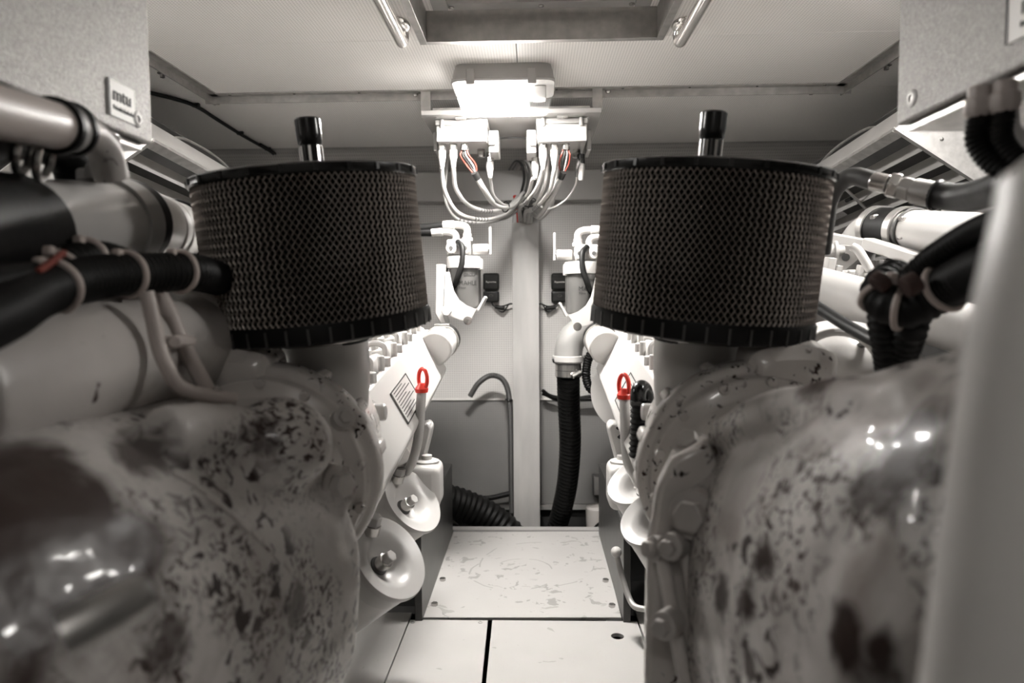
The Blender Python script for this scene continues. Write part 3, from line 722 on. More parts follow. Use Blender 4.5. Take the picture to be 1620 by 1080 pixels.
# ================================================================== ENGINES (inclined, nose up away from the camera)
AL = math.radians(8.2); CA, SA = math.cos(AL), math.sin(AL)
AX = V((0, CA, SA)); UP = V((0, -SA, CA))
def E(x, l, h): return V((x, 1.15, .70))+AX*l+UP*h
def engine(s, side):
    N = thing('engine', 'white marine diesel engine, %s of the walkway' % side, 'engine', 'engines')
    def Q(x, l, h): return E(s*x, l, h)
    def MX(p): return V((-p.x*s, p.y, p.z))          # left-hand point -> this side
    def WM(px, py, Y): return MX(W(px, py, Y))
    sec = [(.34, -.01), (.345, .125), (.42, .10), (.50, .02), (.58, .10), (.70, .13), (.77, .0), (.72, -.12), (.66, -.42), (.42, -.42), (.42, -.14)]
    obj('block', G().prism([Q(x, .16, h) for x, h in sec], AX*1.0), 'paint', N, bevel=.012, seg=3)
    # smooth inboard cover panel
    cv = [(.253, .005), (.326, .146), (.342, .150), (.352, .12), (.285, -.02), (.262, -.02)]
    cover = obj('side_cover', G().prism([Q(x, .10, h) for x, h in cv], AX*1.07), 'paint_bright', N, bevel=.006, seg=3)
    # instruction plate on the cover
    def C(u, v, d=0):   # u along engine, v from inboard edge up the slope
        a, b = Q(.253, u, .005), Q(.326, u, .146); nrm = (b-a).cross(AX).normalized()
        if nrm.z < 0: nrm = -nrm
        return a+(b-a)*v+nrm*d
    u0, u1 = .50, .70
    pl = obj('instruction_plate', G().prism([C(u0, .16, .001), C(u1, .16, .001), C(u1, .72, .001), C(u0, .72, .001)], C(0, 0, .0015)-C(0, 0, 0)), 'label_grey', cover, label='grey instruction plate with lines of small print')
    g = G()
    for (a, b, c, d) in ((u0, u1, .16, .18), (u0, u1, .70, .72), (u0, u0+.006, .16, .72), (u1-.006, u1, .16, .72)):
        g.prism([C(a, c, .003), C(b, c, .003), C(b, d, .003), C(a, d, .003)], C(0, 0, .0005)-C(0, 0, 0))
    for k in range(9):
        v = .24+k*.052; g.prism([C(u0+.02, v, .003), C(u1-.02-.03*(k % 3), v, .003), C(u1-.02-.03*(k % 3), v+.014, .003), C(u0+.02, v+.014, .003)], C(0, 0, .0005)-C(0, 0, 0))
    obj('print', g, 'ink', cover)
    # rocker covers with bolts and pipes along the top of the bank
    for k in range(6):
        l = .20+k*.16
        rc = obj('rocker_cover', G().prism([Q(.346, l, .135), Q(.355, l, .178), Q(.42, l, .165), Q(.43, l, .11)], AX*.13), 'paint', N, bevel=.010, seg=3)
        for dl in (.025, .105):
            p = Q(.385, l+dl, .166); obj('bolt', G().hexa(p, p+UP*.022, .011), 'paint', rc, bevel=.002)
        p = Q(.350, l+.14, .15); obj('injector_pipe', G().hose([p, p+UP*.04, p+UP*.045+V((s*.04, 0, 0)), p+V((s*.08, 0, 0))], .008, 8), 'paint', N)
        obj('stud', G().cyl(Q(.338, l+.05, .145), Q(.338, l+.05, .185), .009, 12), 'paint', N, bevel=.002)
        obj('stud', G().cyl(Q(.336, l+.10, .145), Q(.336, l+.10, .17), .012, 6), 'paint_bright', N, bevel=.002)
    # outboard bank rocker covers
    for k in range(5):
        l = .2+k*.19; obj('rocker_cover', G().prism([Q(.58, l, .10), Q(.60, l, .19), Q(.70, l, .2), Q(.72, l, .12)], AX*.16), 'paint', N, bevel=.012, seg=3)
    # coolant outlet at the far end of the bank
    a, b = WM(688, 552, 2.20), WM(699, 540, 2.36)
    obj('outlet_pipe', G().cyl(a, b+(b-a)*.3, .055, 28), 'paint', N, bevel=.006)
    d = (b-a).normalized()
    obj('outlet_clamp', G().lathe([(.056, -.01), (.059, -.01), (.059, .01), (.056, .01)], b, d, 28, True), 'steel', N)
    obj('outlet_hose', G().cyl(b+d*.012, b+d*.06, .058, 28), 'rubber', N)
    obj('clamp_bolt', G().cyl(b+V((-.02, -.03, .055)), b+V((.03, -.03, .055)), .008, 10), 'steel', N)
    # sender stub on the cover
    p = WM(553, 653, 1.42); q = WM(603, 652, 1.42)
    obj('sender_stub', G().lathe([(.026, 0), (.026, .052), (.018, .053), (.018, .075), (.015, .078)], p, q-p, 24), 'paint', N, bevel=.003)
    # ribbed support and mount
    for k in range(4):
        o = k*.018
        P = [WM(606+k*14, 742-k*20, 1.80+o*3), WM(636+k*12, 740-k*22, 1.84+o*3), WM(652+k*5, 722-k*20, 1.86+o*3), WM(632+k*10, 690-k*12, 1.86+o*3)]
        obj('rib', G().prism(P, (0, .012, 0)), 'cast_plain', N, bevel=.002)
    P = [WM(654, 672, 2.0), WM(677, 669, 2.0), WM(682, 677, 2.0), WM(680, 690, 2.0), WM(668, 738, 2.0), WM(664, 770, 2.0), WM(640, 775, 2.0), WM(652, 735, 2.0)]
    br = obj('mount_bracket', G().prism(P, (0, .07, 0)), 'paint', N, bevel=.006)
    for px, py in ((666, 676), (664, 690)): obj('bolt_hole', G().cyl(WM(px, py, 1.999), WM(px, py, 2.004), .008, 12), 'dark', br)
    c = WM(676, 765, 1.98)+V((.028 if s > 0 else 0, 0, 0))
    obj('mount_block', G().box(c, (.085, .12, .13)), 'paint', N, bevel=.022, seg=4)
    obj('mount_washer', G().lathe([(.036, 0), (.036, .006), (.026, .010), (.015, .010), (.015, .022), (.008, .024)], c+V((0, 0, .064)), (0, 0, 1), 24), 'paint', N)
    # flywheel housing
    C0 = V((s*.408, 1.15, .81)); KR = .655
    fh = obj('flywheel_housing', G().lathe([(r_*KR, h_) for r_, h_ in ((.10, -.10), (.20, -.10), (.215, -.085), (.225, -.055), (.245, -.045), (.262, -.040), (.266, -.02), (.285, -.016), (.290, -.010), (.290, .018), (.284, .024), (.270, .026), (.250, .05), (.232, .12), (.222, .20), (.21, .21), (.10, .21))], C0, AX, 96), 'cast_flecked', N, bevel=.003)
    for k in range(14):
        q = PI*(.02+k/14*2)+.1; d = (V((1, 0, 0))*math.cos(q)+UP*math.sin(q))
        obj('rim_lug', G().box(C0+d*.181+AX*.03, (.024, .05, .020), Matrix((d.cross(AX), AX, d)).transposed()), 'cast_flecked', N, bevel=.008, seg=3)
        p = C0+d*.168-AX*.040; obj('rim_bolt', G().hexa(p, p-AX*.012, .009), 'cast_flecked', N, bevel=.002)
    # top cover box on the flywheel housing
    o = obj('ring_gear_cover', G().loft([(-.05, 0, .02, .085, .035, 3), (-.03, 0, .03, .11, .05, 3), (.03, 0, .03, .115, .055, 3), (.06, 0, .025, .10, .04, 3)]), 'cast_flecked', N)
    for v in o.data.vertices: v.co = C0+V((s*.055, 0, 0))+AX*(v.co.y+.02)+UP*(v.co.z*.7+.160)+V((v.co.x*.65, 0, 0))
    # air intake duct under the filter
    d = V((s*.10, -.06, 1)).normalized(); b0 = V((s*.350, 1.28, 1.044))-V((0, 0, .020))
    obj('intake_duct', G().tube(spline([b0, b0-d*.05, b0-d*.13+V((s*.010, 0, 0)), b0-d*.24+V((s*.03, 0, 0))], 6), lambda q: .080-.012*q, 40), 'paint', N)
    # heat exchanger, header tank and pipes outboard of the filters
    obj('header_tank', G().prism([Q(x, .55, h) for x, h in ((.50, .12), (.50, .30), (.55, .34), (.80, .34), (.86, .28), (.86, .12))], AX*.5), 'paint', N, bevel=.03, seg=4)
    return N, Q
EL = engine(-1, 'left'); ER = engine(1, 'right')

# engine beds
for s, side in ((-1, 'left'), (1, 'right')):
    T = thing('engine_bed', 'black steel engine bed beam along the %s edge of the floor plates' % side, 'beam', 'engine beds')
    x = s*.345
    obj('web', G().bb(x, x+s*.025, 2.28, 3.17, -.40, .315), 'stringer', T, bevel=.002)
    obj('flange', G().bb(x-s*.0, x+s*.16, 2.28, 3.17, .3151, .335), 'stringer', T, bevel=.002)
    obj('foot_angle', G().bb(x-s*.055, x, 2.28, 3.1, -.02, -.008), 'stringer', T)
    for y in (2.4, 2.62): obj('nut', G().hexa((x-s*.025, y, -.008), (x-s*.025, y, .010), .012), 'steel', T)
    obj('base_plate', G().bb(x+s*.01, x+s*.3, 1.0, 2.28, -.40, -.02), 'dark', T)

# oil filter canisters
def canister(s, c, ax, R, L, lab):
    T = thing('oil_canister', lab, 'oil filter', 'oil filter canisters')
    a = V(ax).normalized(); c = V(c)
    obj('body', G().lathe([(R*.86, -L), (R*.93, -L+.01), (R*.96, -.06), (R*.965, -.0455)], c, a, 48), 'paint', T)
    obj('dished_end', G().lathe([(R*.5, -.045), (R*.97, -.045), (R*.97, -.004), (R*1.03, -.004), (R*1.045, .004), (R*1.02, .011), (R*.97, .010), (R*.90, .007), (R*.76, .005), (R*.64, .001), (R*.54, -.006), (R*.45, -.016), (R*.36, -.026), (R*.22, -.032)], c, a, 64), 'paint_bright', T)
    obj('hub', G().lathe([(R*.24, -.034), (R*.22, -.028), (.016, -.026)], c, a, 24), 'hose_grey', T)
    obj('sleeve', G().lathe([(.017, -.034), (.017, -.004), (.014, -.002)], c, a, 20), 'steel', T)
    obj('centre_bolt', G().hexa(c-a*.004, c+a*.016, .014), 'paint_bright', T, bevel=.002)
    vd = (CAM-c); u = a.cross(vd).normalized()
    if u.z < 0: u = -u
    p = c+u*R*.74+a*.008; up = (a*.55+V((0, 0, 1))).normalized()
    obj('vent_base', G().cyl(p-up*.006, p+up*.016, .019, 20), 'steel', T, bevel=.001)
    obj('vent_cap', G().hexa(p+up*.016, p+up*.038, .0175), 'paint_bright', T, bevel=.002)
    return T
for s, side in ((-1, 'left'), (1, 'right')):
    ax = (-s*.70, -.32, .62)
    c1 = W(650, 793, 1.84); c2 = W(613, 884, 1.46)
    if s > 0: ax = (-.45, -.36, .82); c1 = W(1010, 764, 1.80); c2 = W(1038, 822, 1.55)      # the right pair stands steeper
    for c, R, L, lab in ((c1, .095, .22, 'white oil filter canister with dished end, farther of the pair on the %s engine' % side), (c2, .095, .24, 'white oil filter canister with dished end, nearer of the pair on the %s engine' % side)):
        canister(s, c, ax, R*(.86 if s > 0 else 1), L, lab)

# dipsticks
def dipstick(ring, tube_pts, lab, ax):
    T = thing('dipstick', lab, 'dipstick', 'dipsticks')
    c = W(*ring)
    obj('guide_tube', G().hose(wp(tube_pts), .0125, 16), 'paint_bright', T)
    obj('ring_handle', G().torus(c, ax, .021, .0052, 28, 10, (.75, 1.25)), 'red', T)
    top = W(*tube_pts[0]); obj('stopper', G().lathe([(.016, -.004), (.018, .006), (.012, .014), (.008, .020)], top, (0, 0, 1), 18), 'red', T)
dipstick((669, 599, 1.75), [(667, 618, 1.75), (665, 650, 1.75), (662, 690, 1.76), (655, 722, 1.80), (646, 742, 1.88), (634, 758, 1.97)], 'white dipstick tube with red ring handle in front of the left side cover', (.75, 1, 0))
dipstick((987, 610, 1.58), [(988, 628, 1.58), (989, 660, 1.58), (990, 700, 1.60), (995, 735, 1.66), (1014, 768, 1.75)], 'white dipstick tube with red ring handle in front of the right side cover', (1, .8, 0))
T = thing('breather_hose', 'black ribbed hose with elbow fitting standing beside the right dipstick', 'hose')
obj('hose', G().corr(wp([(1012, 632, 1.47), (1011, 660, 1.47), (1010, 690, 1.47), (1008, 725, 1.47)]), .016, .004, .012, 16), 'rubber', T)
obj('elbow', G().hose(wp([(1010, 638, 1.47), (1010, 620, 1.47), (1016, 613, 1.49), (1022, 624, 1.50), (1023, 650, 1.50), (1023, 690, 1.50)]), .017, 16), 'rubber_gloss', T)
obj('union', G().hexa(W(1010, 642, 1.47), W(1010, 632, 1.47), .020), 'hose_grey', T, bevel=.003)

# shift lever, lower right
T = thing('valve_lever', 'slim lever with pale ball knob rising beside the right engine bed', 'lever')
obj('rod', G().hose(wp([(976, 880, 2.2), (985, 915, 2.18), (995, 945, 2.15), (1006, 960, 2.12), (1030, 964, 2.1)]), .010, 12), 'alu_dull', T)
obj('knob', G().ball(W(975, 873, 2.2), .018), 'cream', T)

# ================================================================== FUEL FILTERS
def fuel(mir, side):
    T = thing('fuel_filter', 'twin grey fuel filter cans under white heads, %s of the channel' % side, 'fuel filter', 'fuel filters')
    Y = 2.65
    def WM(px, py, y=Y):
        p = W(px, py, y)
        if mir:
            p.x = -p.x+.003; p.z -= .025
        return p
    sgn = -1 if mir else 1
    ctr = WM(734, 455); R = .058
    for dx, dy, nm in ((0, 0, 'near'), (0, .13, 'far')):
        zt, zb_ = WM(734, 425).z, WM(734, 486).z; c = V((ctr.x+dx, Y+dy, 0))
        can = obj('filter_can', G().lathe([(R*.82, zb_-.004), (R*.94, zb_), (R*.97, zb_+.012), (R*.97, zt)], c, (0, 0, 1), 48), 'canister_grey', T)
        obj('can_head', G().lathe([(R*1.02, zt+.0005), (R*1.13, zt+.002), (R*1.13, zt+.040), (R*1.08, zt+.046), (R*.5, zt+.05)], c, (0, 0, 1), 48), 'white', T)
        if nm == 'near':
            x0 = c.x-.035
            for tx, dz, sz, dx2 in (('GROUP', -.030, .016, .022), ('MAHLE', -.064, .024, .002), ('Filter', -.078, .013, .004)):
                a = math.radians(-90)+(dx2-.018)/R
                org = V((c.x+math.cos(a)*R*.97, c.y+math.sin(a)*R*.97, zt+dz))
                text('lettering', tx, 'ink', can, org, (1, 0, 0), (0, 0, 1), sz, .0003, (V((c.x, c.y, 0)), R*.97))
    zt = WM(734, 425).z+.048
    b = ctr
    obj('valve_block', G().box((b.x-sgn*.02, Y+.02, zt+.035), (.09, .07, .06)), 'white', T, bevel=.008)
    for dx in (-.035, .02):
        p = V((b.x+sgn*dx-sgn*.01, Y-.016, zt+.03)); vb = obj('port', G().cyl(p, p+V((0, -.016, 0)), .021, 20), 'white', T, bevel=.003)
        obj('port_plug', G().cyl(p+V((0, -.016, 0)), p+V((0, -.019, 0)), .008, 12), 'hose_grey', vb)
    p = V((b.x+sgn*.035, Y+.02, zt+.028)); obj('cross_valve', G().cyl(p, p+V((sgn*.06, 0, 0)), .02, 20), 'white', T, bevel=.003)
    p2 = p+V((sgn*.068, -.01, 0)); obj('valve_lever', G().cyl(p2+V((0, 0, -.02)), p2+V((0, 0, .085)), .005, 10), 'white', T)
    obj('lever_nut', G().hexa(p+V((sgn*.056, 0, 0)), p+V((sgn*.068, 0, 0)), .016), 'hose_grey', T)
    for dx, hh in ((.0, .03), (-.045, .005)):
        q = V((b.x+sgn*dx+sgn*.012, Y+.03, zt+.06)); obj('riser', G().hexa(q, q+V((0, 0, hh*.5)), .022), 'white', T, bevel=.003)
        obj('banjo', G().cyl(q+V((0, 0, hh*.5)), q+V((0, 0, hh)), .017, 18), 'white', T, bevel=.002)
        e = [q+V((0, 0, hh*.9)), q+V((0, 0, hh+.015)), q+V((-sgn*.010, 0, hh+.028)), q+V((-sgn*.035, 0, hh+.034)), q+V((-sgn*.09, 0, hh+.032))]
        obj('elbow', G().hose(e, .014, 14), 'white', T)
        obj('hose_end', G().cyl(q+V((-sgn*.05, 0, hh+.034)), q+V((-sgn*.095, 0, hh+.032)), .018, 18), 'white', T, bevel=.002)
        obj('supply_hose', G().hose([q+V((-sgn*.09, 0, hh+.032)), q+V((-sgn*.16, 0, hh+.024)), q+V((-sgn*.24, 0, hh+(.02 if dx == 0 else -.05)))], .0165, 14), 'rubber', T)
    obj('drain_hose', G().hose([V((b.x-sgn*.02, Y-.02, zt+.055)), V((b.x-sgn*.0, Y-.05, zt+.03)), V((b.x+sgn*.0, Y-.065, zt-.03)), V((b.x-sgn*.02, Y-.065, zt-.09)), V((b.x-sgn*.04, Y-.03, zt-.13))], .011, 12), 'rubber', T)
    # bracket
    K = thing('filter_bracket', 'white welded bracket cradling the fuel filter, %s of the channel' % side, 'bracket', 'fuel filter brackets')
    yy = Y-.075
    obj('upright', G().prism([WM(690, 418, yy), WM(703, 418, yy), WM(702, 500, yy), WM(706, 512, yy), WM(697, 512, yy), WM(688, 495, yy)], (0, .12, 0)), 'white', K, bevel=.003)
    ck = [(705, 430), (711, 430), (714, 445), (718, 460), (726, 474), (738, 483), (754, 489), (749, 497), (743, 508), (725, 505), (702, 494), (703, 460)]
    obj('cradle_plate', G().prism([WM(*q, yy-.004) for q in ck], (0, .008, 0)), 'white', K)
    obj('cradle_arm', G().prism([WM(754, 489, yy-.002), WM(766, 468, yy-.002), WM(768, 471, yy-.002), WM(757, 492, yy-.002)], (0, .13, 0)), 'white', K)
    obj('cradle_floor', G().prism([WM(726, 486, yy+.006), WM(750, 489, yy+.006), WM(748, 494, yy+.006), WM(724, 492, yy+.006)], (0, .12, 0)), 'white', K)
    p = WM(740, 507, yy-.006); obj('bolt', G().lathe([(.016, 0), (.016, .006), (.011, .006), (.011, .014), (.005, .014), (.005, .010)], p, (0, -1, 0), 20), 'steel', K)
    p = WM(707, 492, yy-.006); obj('hex_bolt', G().hexa(p, p+V((0, -.02, 0)), .020), 'white', K, bevel=.003)
    a_ = WM(697, 511, yy+.05); sg_ = -1 if a_.x < 0 else 1
    obj('stay', G().hose([a_, a_+V((0, -.01, -.06)), V((sg_*.34, 2.40, .98)), V((sg_*.36, 2.24, .93))], .018, 14), 'white', K)
fuel(False, 'left'); fuel(True, 'right')

# pulley behind the right engine
T = thing('crank_pulley', 'large pale grooved pulley at the far end of the right engine', 'pulley')
obj('disc', G().lathe([(.03, -.02), (.10, -.02), (.12, -.03), (.15, -.03), (.152, -.02), (.14, -.01), (.152, 0), (.14, .01), (.152, .02), (.03, .02)], W(992, 622, 2.75), (-.5, -.85, 0), 56), 'paint', T)

# ================================================================== GEARBOXES in the foreground
HS = {}
def gearbox(s, side, secs, extra):
    T = thing('gearbox', 'white cast gearbox housing with rust patches in the %s foreground' % side, 'gearbox', 'gearboxes')
    g = G(); g.loft([(Y, s*cx, cz, rx, rz, e) for (Y, cx, cz, rx, rz, e) in secs])
    extra(g, T)
    HS[s] = obj('housing', g, 'cast_plain', T, remesh=.0085, smooth_it=5, disp=.012)
    return T
def exR(g, T):
    g.tube(spline([W(1150, 700, 1.0), W(1220, 665, .85), W(1330, 650, .74), W(1480, 640, .6)], 6), .035, 16)
    g.tube(spline([W(1190, 800, .9), W(1180, 900, .85), W(1160, 1000, .8)], 6), .025, 16)
    g.tube(spline([W(1090, 760, 1.0), W(1140, 830, .92), W(1130, 930, .90), W(1120, 1080, .88)], 6), .03, 16)
def exL(g, T):
    g.ball(W(440, 705, .93), .075, (1, 1, .9)); g.cyl(W(520, 770, 1.02), W(540, 767, 1.0), .035, 20)
    g.tube(spline([W(250, 690, .75), W(350, 680, .85), W(430, 720, .93), (W(470, 800, .97)), W(480, 900, .97)], 6), .035, 16)
secR = [(1.10, .43, .79, .15, .15, 2), (1.0, .47, .74, .20, .21, 2.2), (.88, .545, .685, .30, .315, 2.4), (.70, .585, .69, .335, .37, 2.5), (.52, .63, .70, .355, .40, 2.5), (.36, .66, .70, .34, .38, 2.5)]
secL = [(1.10, .46, .70, .20, .20, 2), (1.02, .52, .66, .297, .30, 2.2), (.85, .56, .66, .30, .31, 2.6), (.65, .60, .66, .31, .33, 2.6), (.48, .64, .65, .32, .335, 2.5), (.38, .66, .645, .29, .30, 2.3), (.32, .68, .63, .22, .23, 2.1), (.29, .69, .62, .12, .12, 2)]
GL = gearbox(-1, 'left', secL, exL); GR = gearbox(1, 'right', secR, exR)
def bolt(T, p, d, r, h, m='cast_plain'):
    d = V(d).normalized(); p = V(p)
    w_ = obj('bolt', G().lathe([(r*1.5, -.03), (r*1.5, .002), (r*1.2, .004)], p, d, 20), m, T); obj('bolt_head', G().hexa(p+d*.004, p+d*h, r), m, w_, bevel=.002)
bolt(GL, W(530, 766, 1.0), (.9, -.4, 0), .020, .022)
bolt(GL, W(545, 600+60, 1.08), (.5, -.8, .3), .012, .014)
bolt(GR, W(1097, 815, .90), (-.6, -.8, .1), .022, .02)
bolt(GR, W(1035, 868, .93), (-.9, -.4, .1), .012, .016)
bolt(GR, W(1060, 865, .90), (-.6, -.8, .1), .012, .016)
bolt(GR, W(1050, 990, .86), (-.6, -.8, .1), .012, .016)
bolt(GR, W(1092, 705, 1.02), (-.5, -.5, .8), .018, .02)
# parting flange down the inboard side of the right gearbox
for k, (y0_, y1_, dx) in enumerate(((.955, .985, 0), (.990, 1.03, .012))):
    ol = [(.208, .15), (.203, .55), (.206, .74), (.218, .83), (.24, .875), (.29, .90), (.33, .80), (.33, .15)]
    obj('parting_flange', G().prism([(x+dx, y0_, z) for x, z in ol], (0, y1_-y0_, 0)), 'cast_flecked', GR, bevel=.008, seg=3)
for px in (1046, 1084):
    g = G().tube(spline([W(px, 860, .93), W(px+16, 960, .91), W(px+40, 1085, .88)], 6), .010, 12); obj('flange_rib', g, 'cast_flecked', GR)

# things that sit on the castings: cast along the pixel's ray onto the housing surface
def on_surface(s, px, py):
    dg = bpy.context.evaluated_depsgraph_get(); ob = HS[s].evaluated_get(dg)
    d = ray(px, py).normalized(); ok, p, n, i = ob.ray_cast(CAM, d)
    return (p, n) if ok else (None, None)
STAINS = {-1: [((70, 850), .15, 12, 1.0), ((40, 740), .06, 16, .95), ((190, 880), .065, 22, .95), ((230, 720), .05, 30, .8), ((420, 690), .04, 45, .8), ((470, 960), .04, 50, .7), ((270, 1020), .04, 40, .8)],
          1: [((1440, 700), .055, 26, 1.0), ((1390, 770), .045, 45, .8), ((1290, 610), .035, 55, .7), ((1140, 940), .030, 30, 1.0), ((1180, 955), .026, 34, 1.0), ((1210, 880), .024, 30, 1.0), ((1340, 1010), .035, 24, 1.0), ((1390, 1040), .03, 24, 1.0), ((1185, 1050), .018, 30, 1.0)]}
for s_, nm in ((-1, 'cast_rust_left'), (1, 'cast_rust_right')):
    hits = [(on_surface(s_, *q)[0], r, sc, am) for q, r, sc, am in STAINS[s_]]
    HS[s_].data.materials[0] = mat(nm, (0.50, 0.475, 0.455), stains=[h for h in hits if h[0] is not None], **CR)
# stub on the left gearbox
obj('stub_pipe', G().lathe([(.014, 0), (.014, .04), (.012, .043), (.012, .048)], W(100, 1005, .37), W(195, 955, .39)-W(100, 1005, .37), 28), 'alu', GL)
# raised cast marks along the left housing
for k in range(11):
    f = k/10; p, n = on_surface(-1, 285+170*f, 752+115*f+30*f*f)
    if p is None: continue
    u, v, a_ = frame(n); q = .6; R = Matrix((u*math.cos(q)+v*math.sin(q), v*math.cos(q)-u*math.sin(q), a_)).transposed()
    obj('cast_mark', G().box(p, (.007 if k % 3 else .012, .020, .006), R), 'cast_plain', GL, bevel=.002)
# ================================================================== LEFT FOREGROUND
T = thing('oil_cooler', 'pale smooth cast cooler housing lying above the left gearbox', 'oil cooler')
g = G(); g.tube(spline([W(290, 545, 1.12), W(190, 560, .95), W(60, 590, .78), W(-140, 640, .62)], 8), .088, 32); g.ball(W(290, 545, 1.12), .088)
g.tube(spline([W(150, 640, .92), W(80, 655, .82), W(-60, 680, .7)], 6), .04, 16)
obj('housing', g, 'cast_plain', T, remesh=.008, smooth_it=6)
obj('end_cover', G().lathe([(.09, -.01), (.095, 0), (.095, .02), (.06, .03), (.03, .03)], W(296, 544, 1.13), W(310, 540, 1.17)-W(290, 545, 1.12), 40), 'cast_plain', T, bevel=.003)
T = thing('coolant_tubes', 'pair of beige steel tubes bent down onto the left gearbox', 'pipe')
obj('tube', G().hose(wp([(232, 462, .86), (243, 510, .86), (252, 550, .86), (268, 588, .86), (285, 612, .87), (320, 624, .89), (372, 632, .92)]), .0095, 14), 'tan', T)
obj('tube', G().hose(wp([(250, 462, .95), (268, 495, .95), (285, 535, .95), (305, 575, .96), (328, 616, .97)]), .0115, 14), 'tan', T)
obj('tube_clip', G().prism(wp([(243, 532, .88), (300, 530, .93), (302, 548, .93), (245, 552, .88)]), (0, .02, 0)), 'tan', T, bevel=.006)
obj('clip_bolt', G().cyl(W(276, 541, .885), W(276, 541, .905), .009), 'tan', T, bevel=.002)

def harness(name, pts, r, lab, ties, amp=.0025, tie_m='tie', group=None):
    T = thing(name, lab, 'wiring harness', group)
    P = spline(wp(pts), 12)
    obj('loom', G().corr(wp(pts), r, amp, .010, 20), 'rubber', T)
    for f in ties:
        i = min(int(f*(len(P)-1)), len(P)-2); d = P[i+1]-P[i]
        o = obj('cable_tie', G().torus(P[i], d, r+amp, .0045, 28, 8), tie_m, T)
        obj('tie_lock', G().box(P[i]+V((.0, -.6, .8)).normalized()*(r+amp+.004), (.012, .012, .012)), tie_m, o, bevel=.003)
    return T
harness('wiring_harness', [(-120, 545, .50), (0, 495, .62), (60, 462, .72), (140, 440, .82), (230, 432, .92), (300, 430, 1.0), (345, 440, 1.10)], .026, 'thick black wiring harness with beige ties crossing below the white pipe', (.40, .62, .80))
harness('wiring_harness', [(-120, 470, .55), (0, 450, .66), (70, 440, .76), (115, 415, .82), (160, 408, .88), (220, 425, .95)], .020, 'thinner black harness branch looping over the thick left harness', (.5, .72))
o = obj('red_wire', G().hose(wp([(60, 430, .70), (85, 412, .74), (100, 400, .78)]), .004, 8), 'wire_red'); tag(o, 'short dark red wire beside the left harness', 'cable')
# large white charge air pipe with black sleeve
T = thing('charge_air_pipe', 'large white charge air pipe with black rubber sleeve at the left edge', 'pipe')
a, b, c, d = W(-120, 378, .68), W(20, 368, .84), W(195, 352, 1.10), W(330, 380, 1.6)
ax = (c-b).normalized()
obj('rubber_sleeve', G().tube([a-(b-a)*.5, a, b], .074, 40), 'rubber', T)
obj('pipe', G().tube(spline([b-ax*.02, b+ax*.05, c], 5), .066, 40), 'paint', T)
obj('band_clamp', G().lathe([(.0665, -.022), (.072, -.022), (.072, .022), (.0665, .022)], c-ax*.03, ax, 40, True), 'alu_dull', T)
obj('rubber_joint', G().lathe([(.0665, .002), (.070, .002), (.070, .03), (.0665, .03)], c-ax*.03+ax*.022, ax, 40, True), 'rubber', T)
obj('far_pipe', G().tube([c+ax*.02, d], .060, 40), 'paint', T)
obj('far_ring', G().torus(c.lerp(d, .5), d-c, .062, .006, 40), 'rubber', T)
for f in (.25, .33): obj('bead', G().torus(c.lerp(d, f), d-c, .060, .004, 40), 'paint', T)
obj('lug', G().box(W(138, 278, 1.0), (.02, .03, .02)), 'paint', T, bevel=.005)
o = obj('vent_lead', G().hose(wp([(248, 330, 1.3), (270, 333, 1.35), (290, 345, 1.4), (300, 370, 1.42), (303, 400, 1.42)]), .007, 10), 'rubber'); tag(o, 'black lead draped over the far end of the left white pipe', 'cable')
# upper pipe under the control box
T = thing('insulated_pipe', 'pale pipe with dark clamp running under the left hammered control box', 'pipe')
a, b = W(-160, 140, .55), W(92, 200, .80); d = (b-a).normalized()
obj('pipe', G().cyl(a, b, .027, 28), 'tan', T)
obj('end_ring', G().lathe([(.0275, 0), (.033, 0), (.033, .010), (.0275, .010)], b-d*.012, d, 28, True), 'rubber', T)
obj('sleeve', G().cyl(b, b+d*.03, .029, 28), 'cream', T, bevel=.003)
obj('sleeve_band', G().lathe([(.0295, 0), (.033, 0), (.033, .008), (.0295, .008)], b+d*.022, d, 28, True), 'rubber', T)
obj('elbow', G().hose([b+d*.03, b+d*.07, b+d*.09+V((.0, .02, -.015)), b+d*.10+V((.0, .03, -.05))], .022, 24), 'cast_plain', T)
o = obj('support_strut', G().prism([W(158, 205, .92), W(172, 203, .92), W(180, 280, .98), W(130, 282, .98), W(132, 262, .98), W(150, 232, .95)], (0, .03, 0)), 'paint', bevel=.005); tag(o, 'pale flat strut between left control box and white pipe', 'bracket')
T = thing('dark_elbow', 'black rubber hose bend tucked under the pale left pipe', 'hose')
obj('hose', G().hose(wp([(-60, 230, .7), (10, 215, .85), (70, 225, .95), (110, 250, 1.0), (125, 285, 1.02)]), .03, 24), 'rubber', T)
for px, py in ((38, 240), (70, 250)): obj('ring', G().torus(W(px, py, .80), (1, .4, -.3), .025, .005), 'steel', T)

# ================================================================== CONTROL BOXES
def control_box(s, side, X, zb_, yfar):
    T = thing('control_box', 'hammered silver engine control box hanging at the upper %s' % side, 'control box', 'control boxes')
    ysh = .20
    obj('casing', G().bb(X, X+s*.34, ysh, yfar, zb_, ZC-.01), 'hammered', T, bevel=.006, seg=3)
    obj('lower_lip', G().bb(X+s*.012, X+s*.33, ysh+.01, yfar-.012, zb_-.012, zb_-.0005), 'galv', T, bevel=.002)
    p = V((X, yfar-.045, zb_+.03)); obj('corner_screw', G().lathe([(.013, -.001), (.013, .001), (.009, .003), (.006, .003), (.005, .001)], p, (-s, 0, 0), 20), 'alu_dull', T)
    for y in (yfar-.18, yfar-.3): obj('lip_screw', G().ball((X+s*.06, y, zb_-.012), .007, (1, 1, .5), 10), 'hose_grey', T)
    return T
XLb = W(243, 228, 1.10).x; zLb = W(243, 230, 1.10).z
XRb = W(1417, 199, 1.10).x; zRb = W(1417, 200, 1.10).z
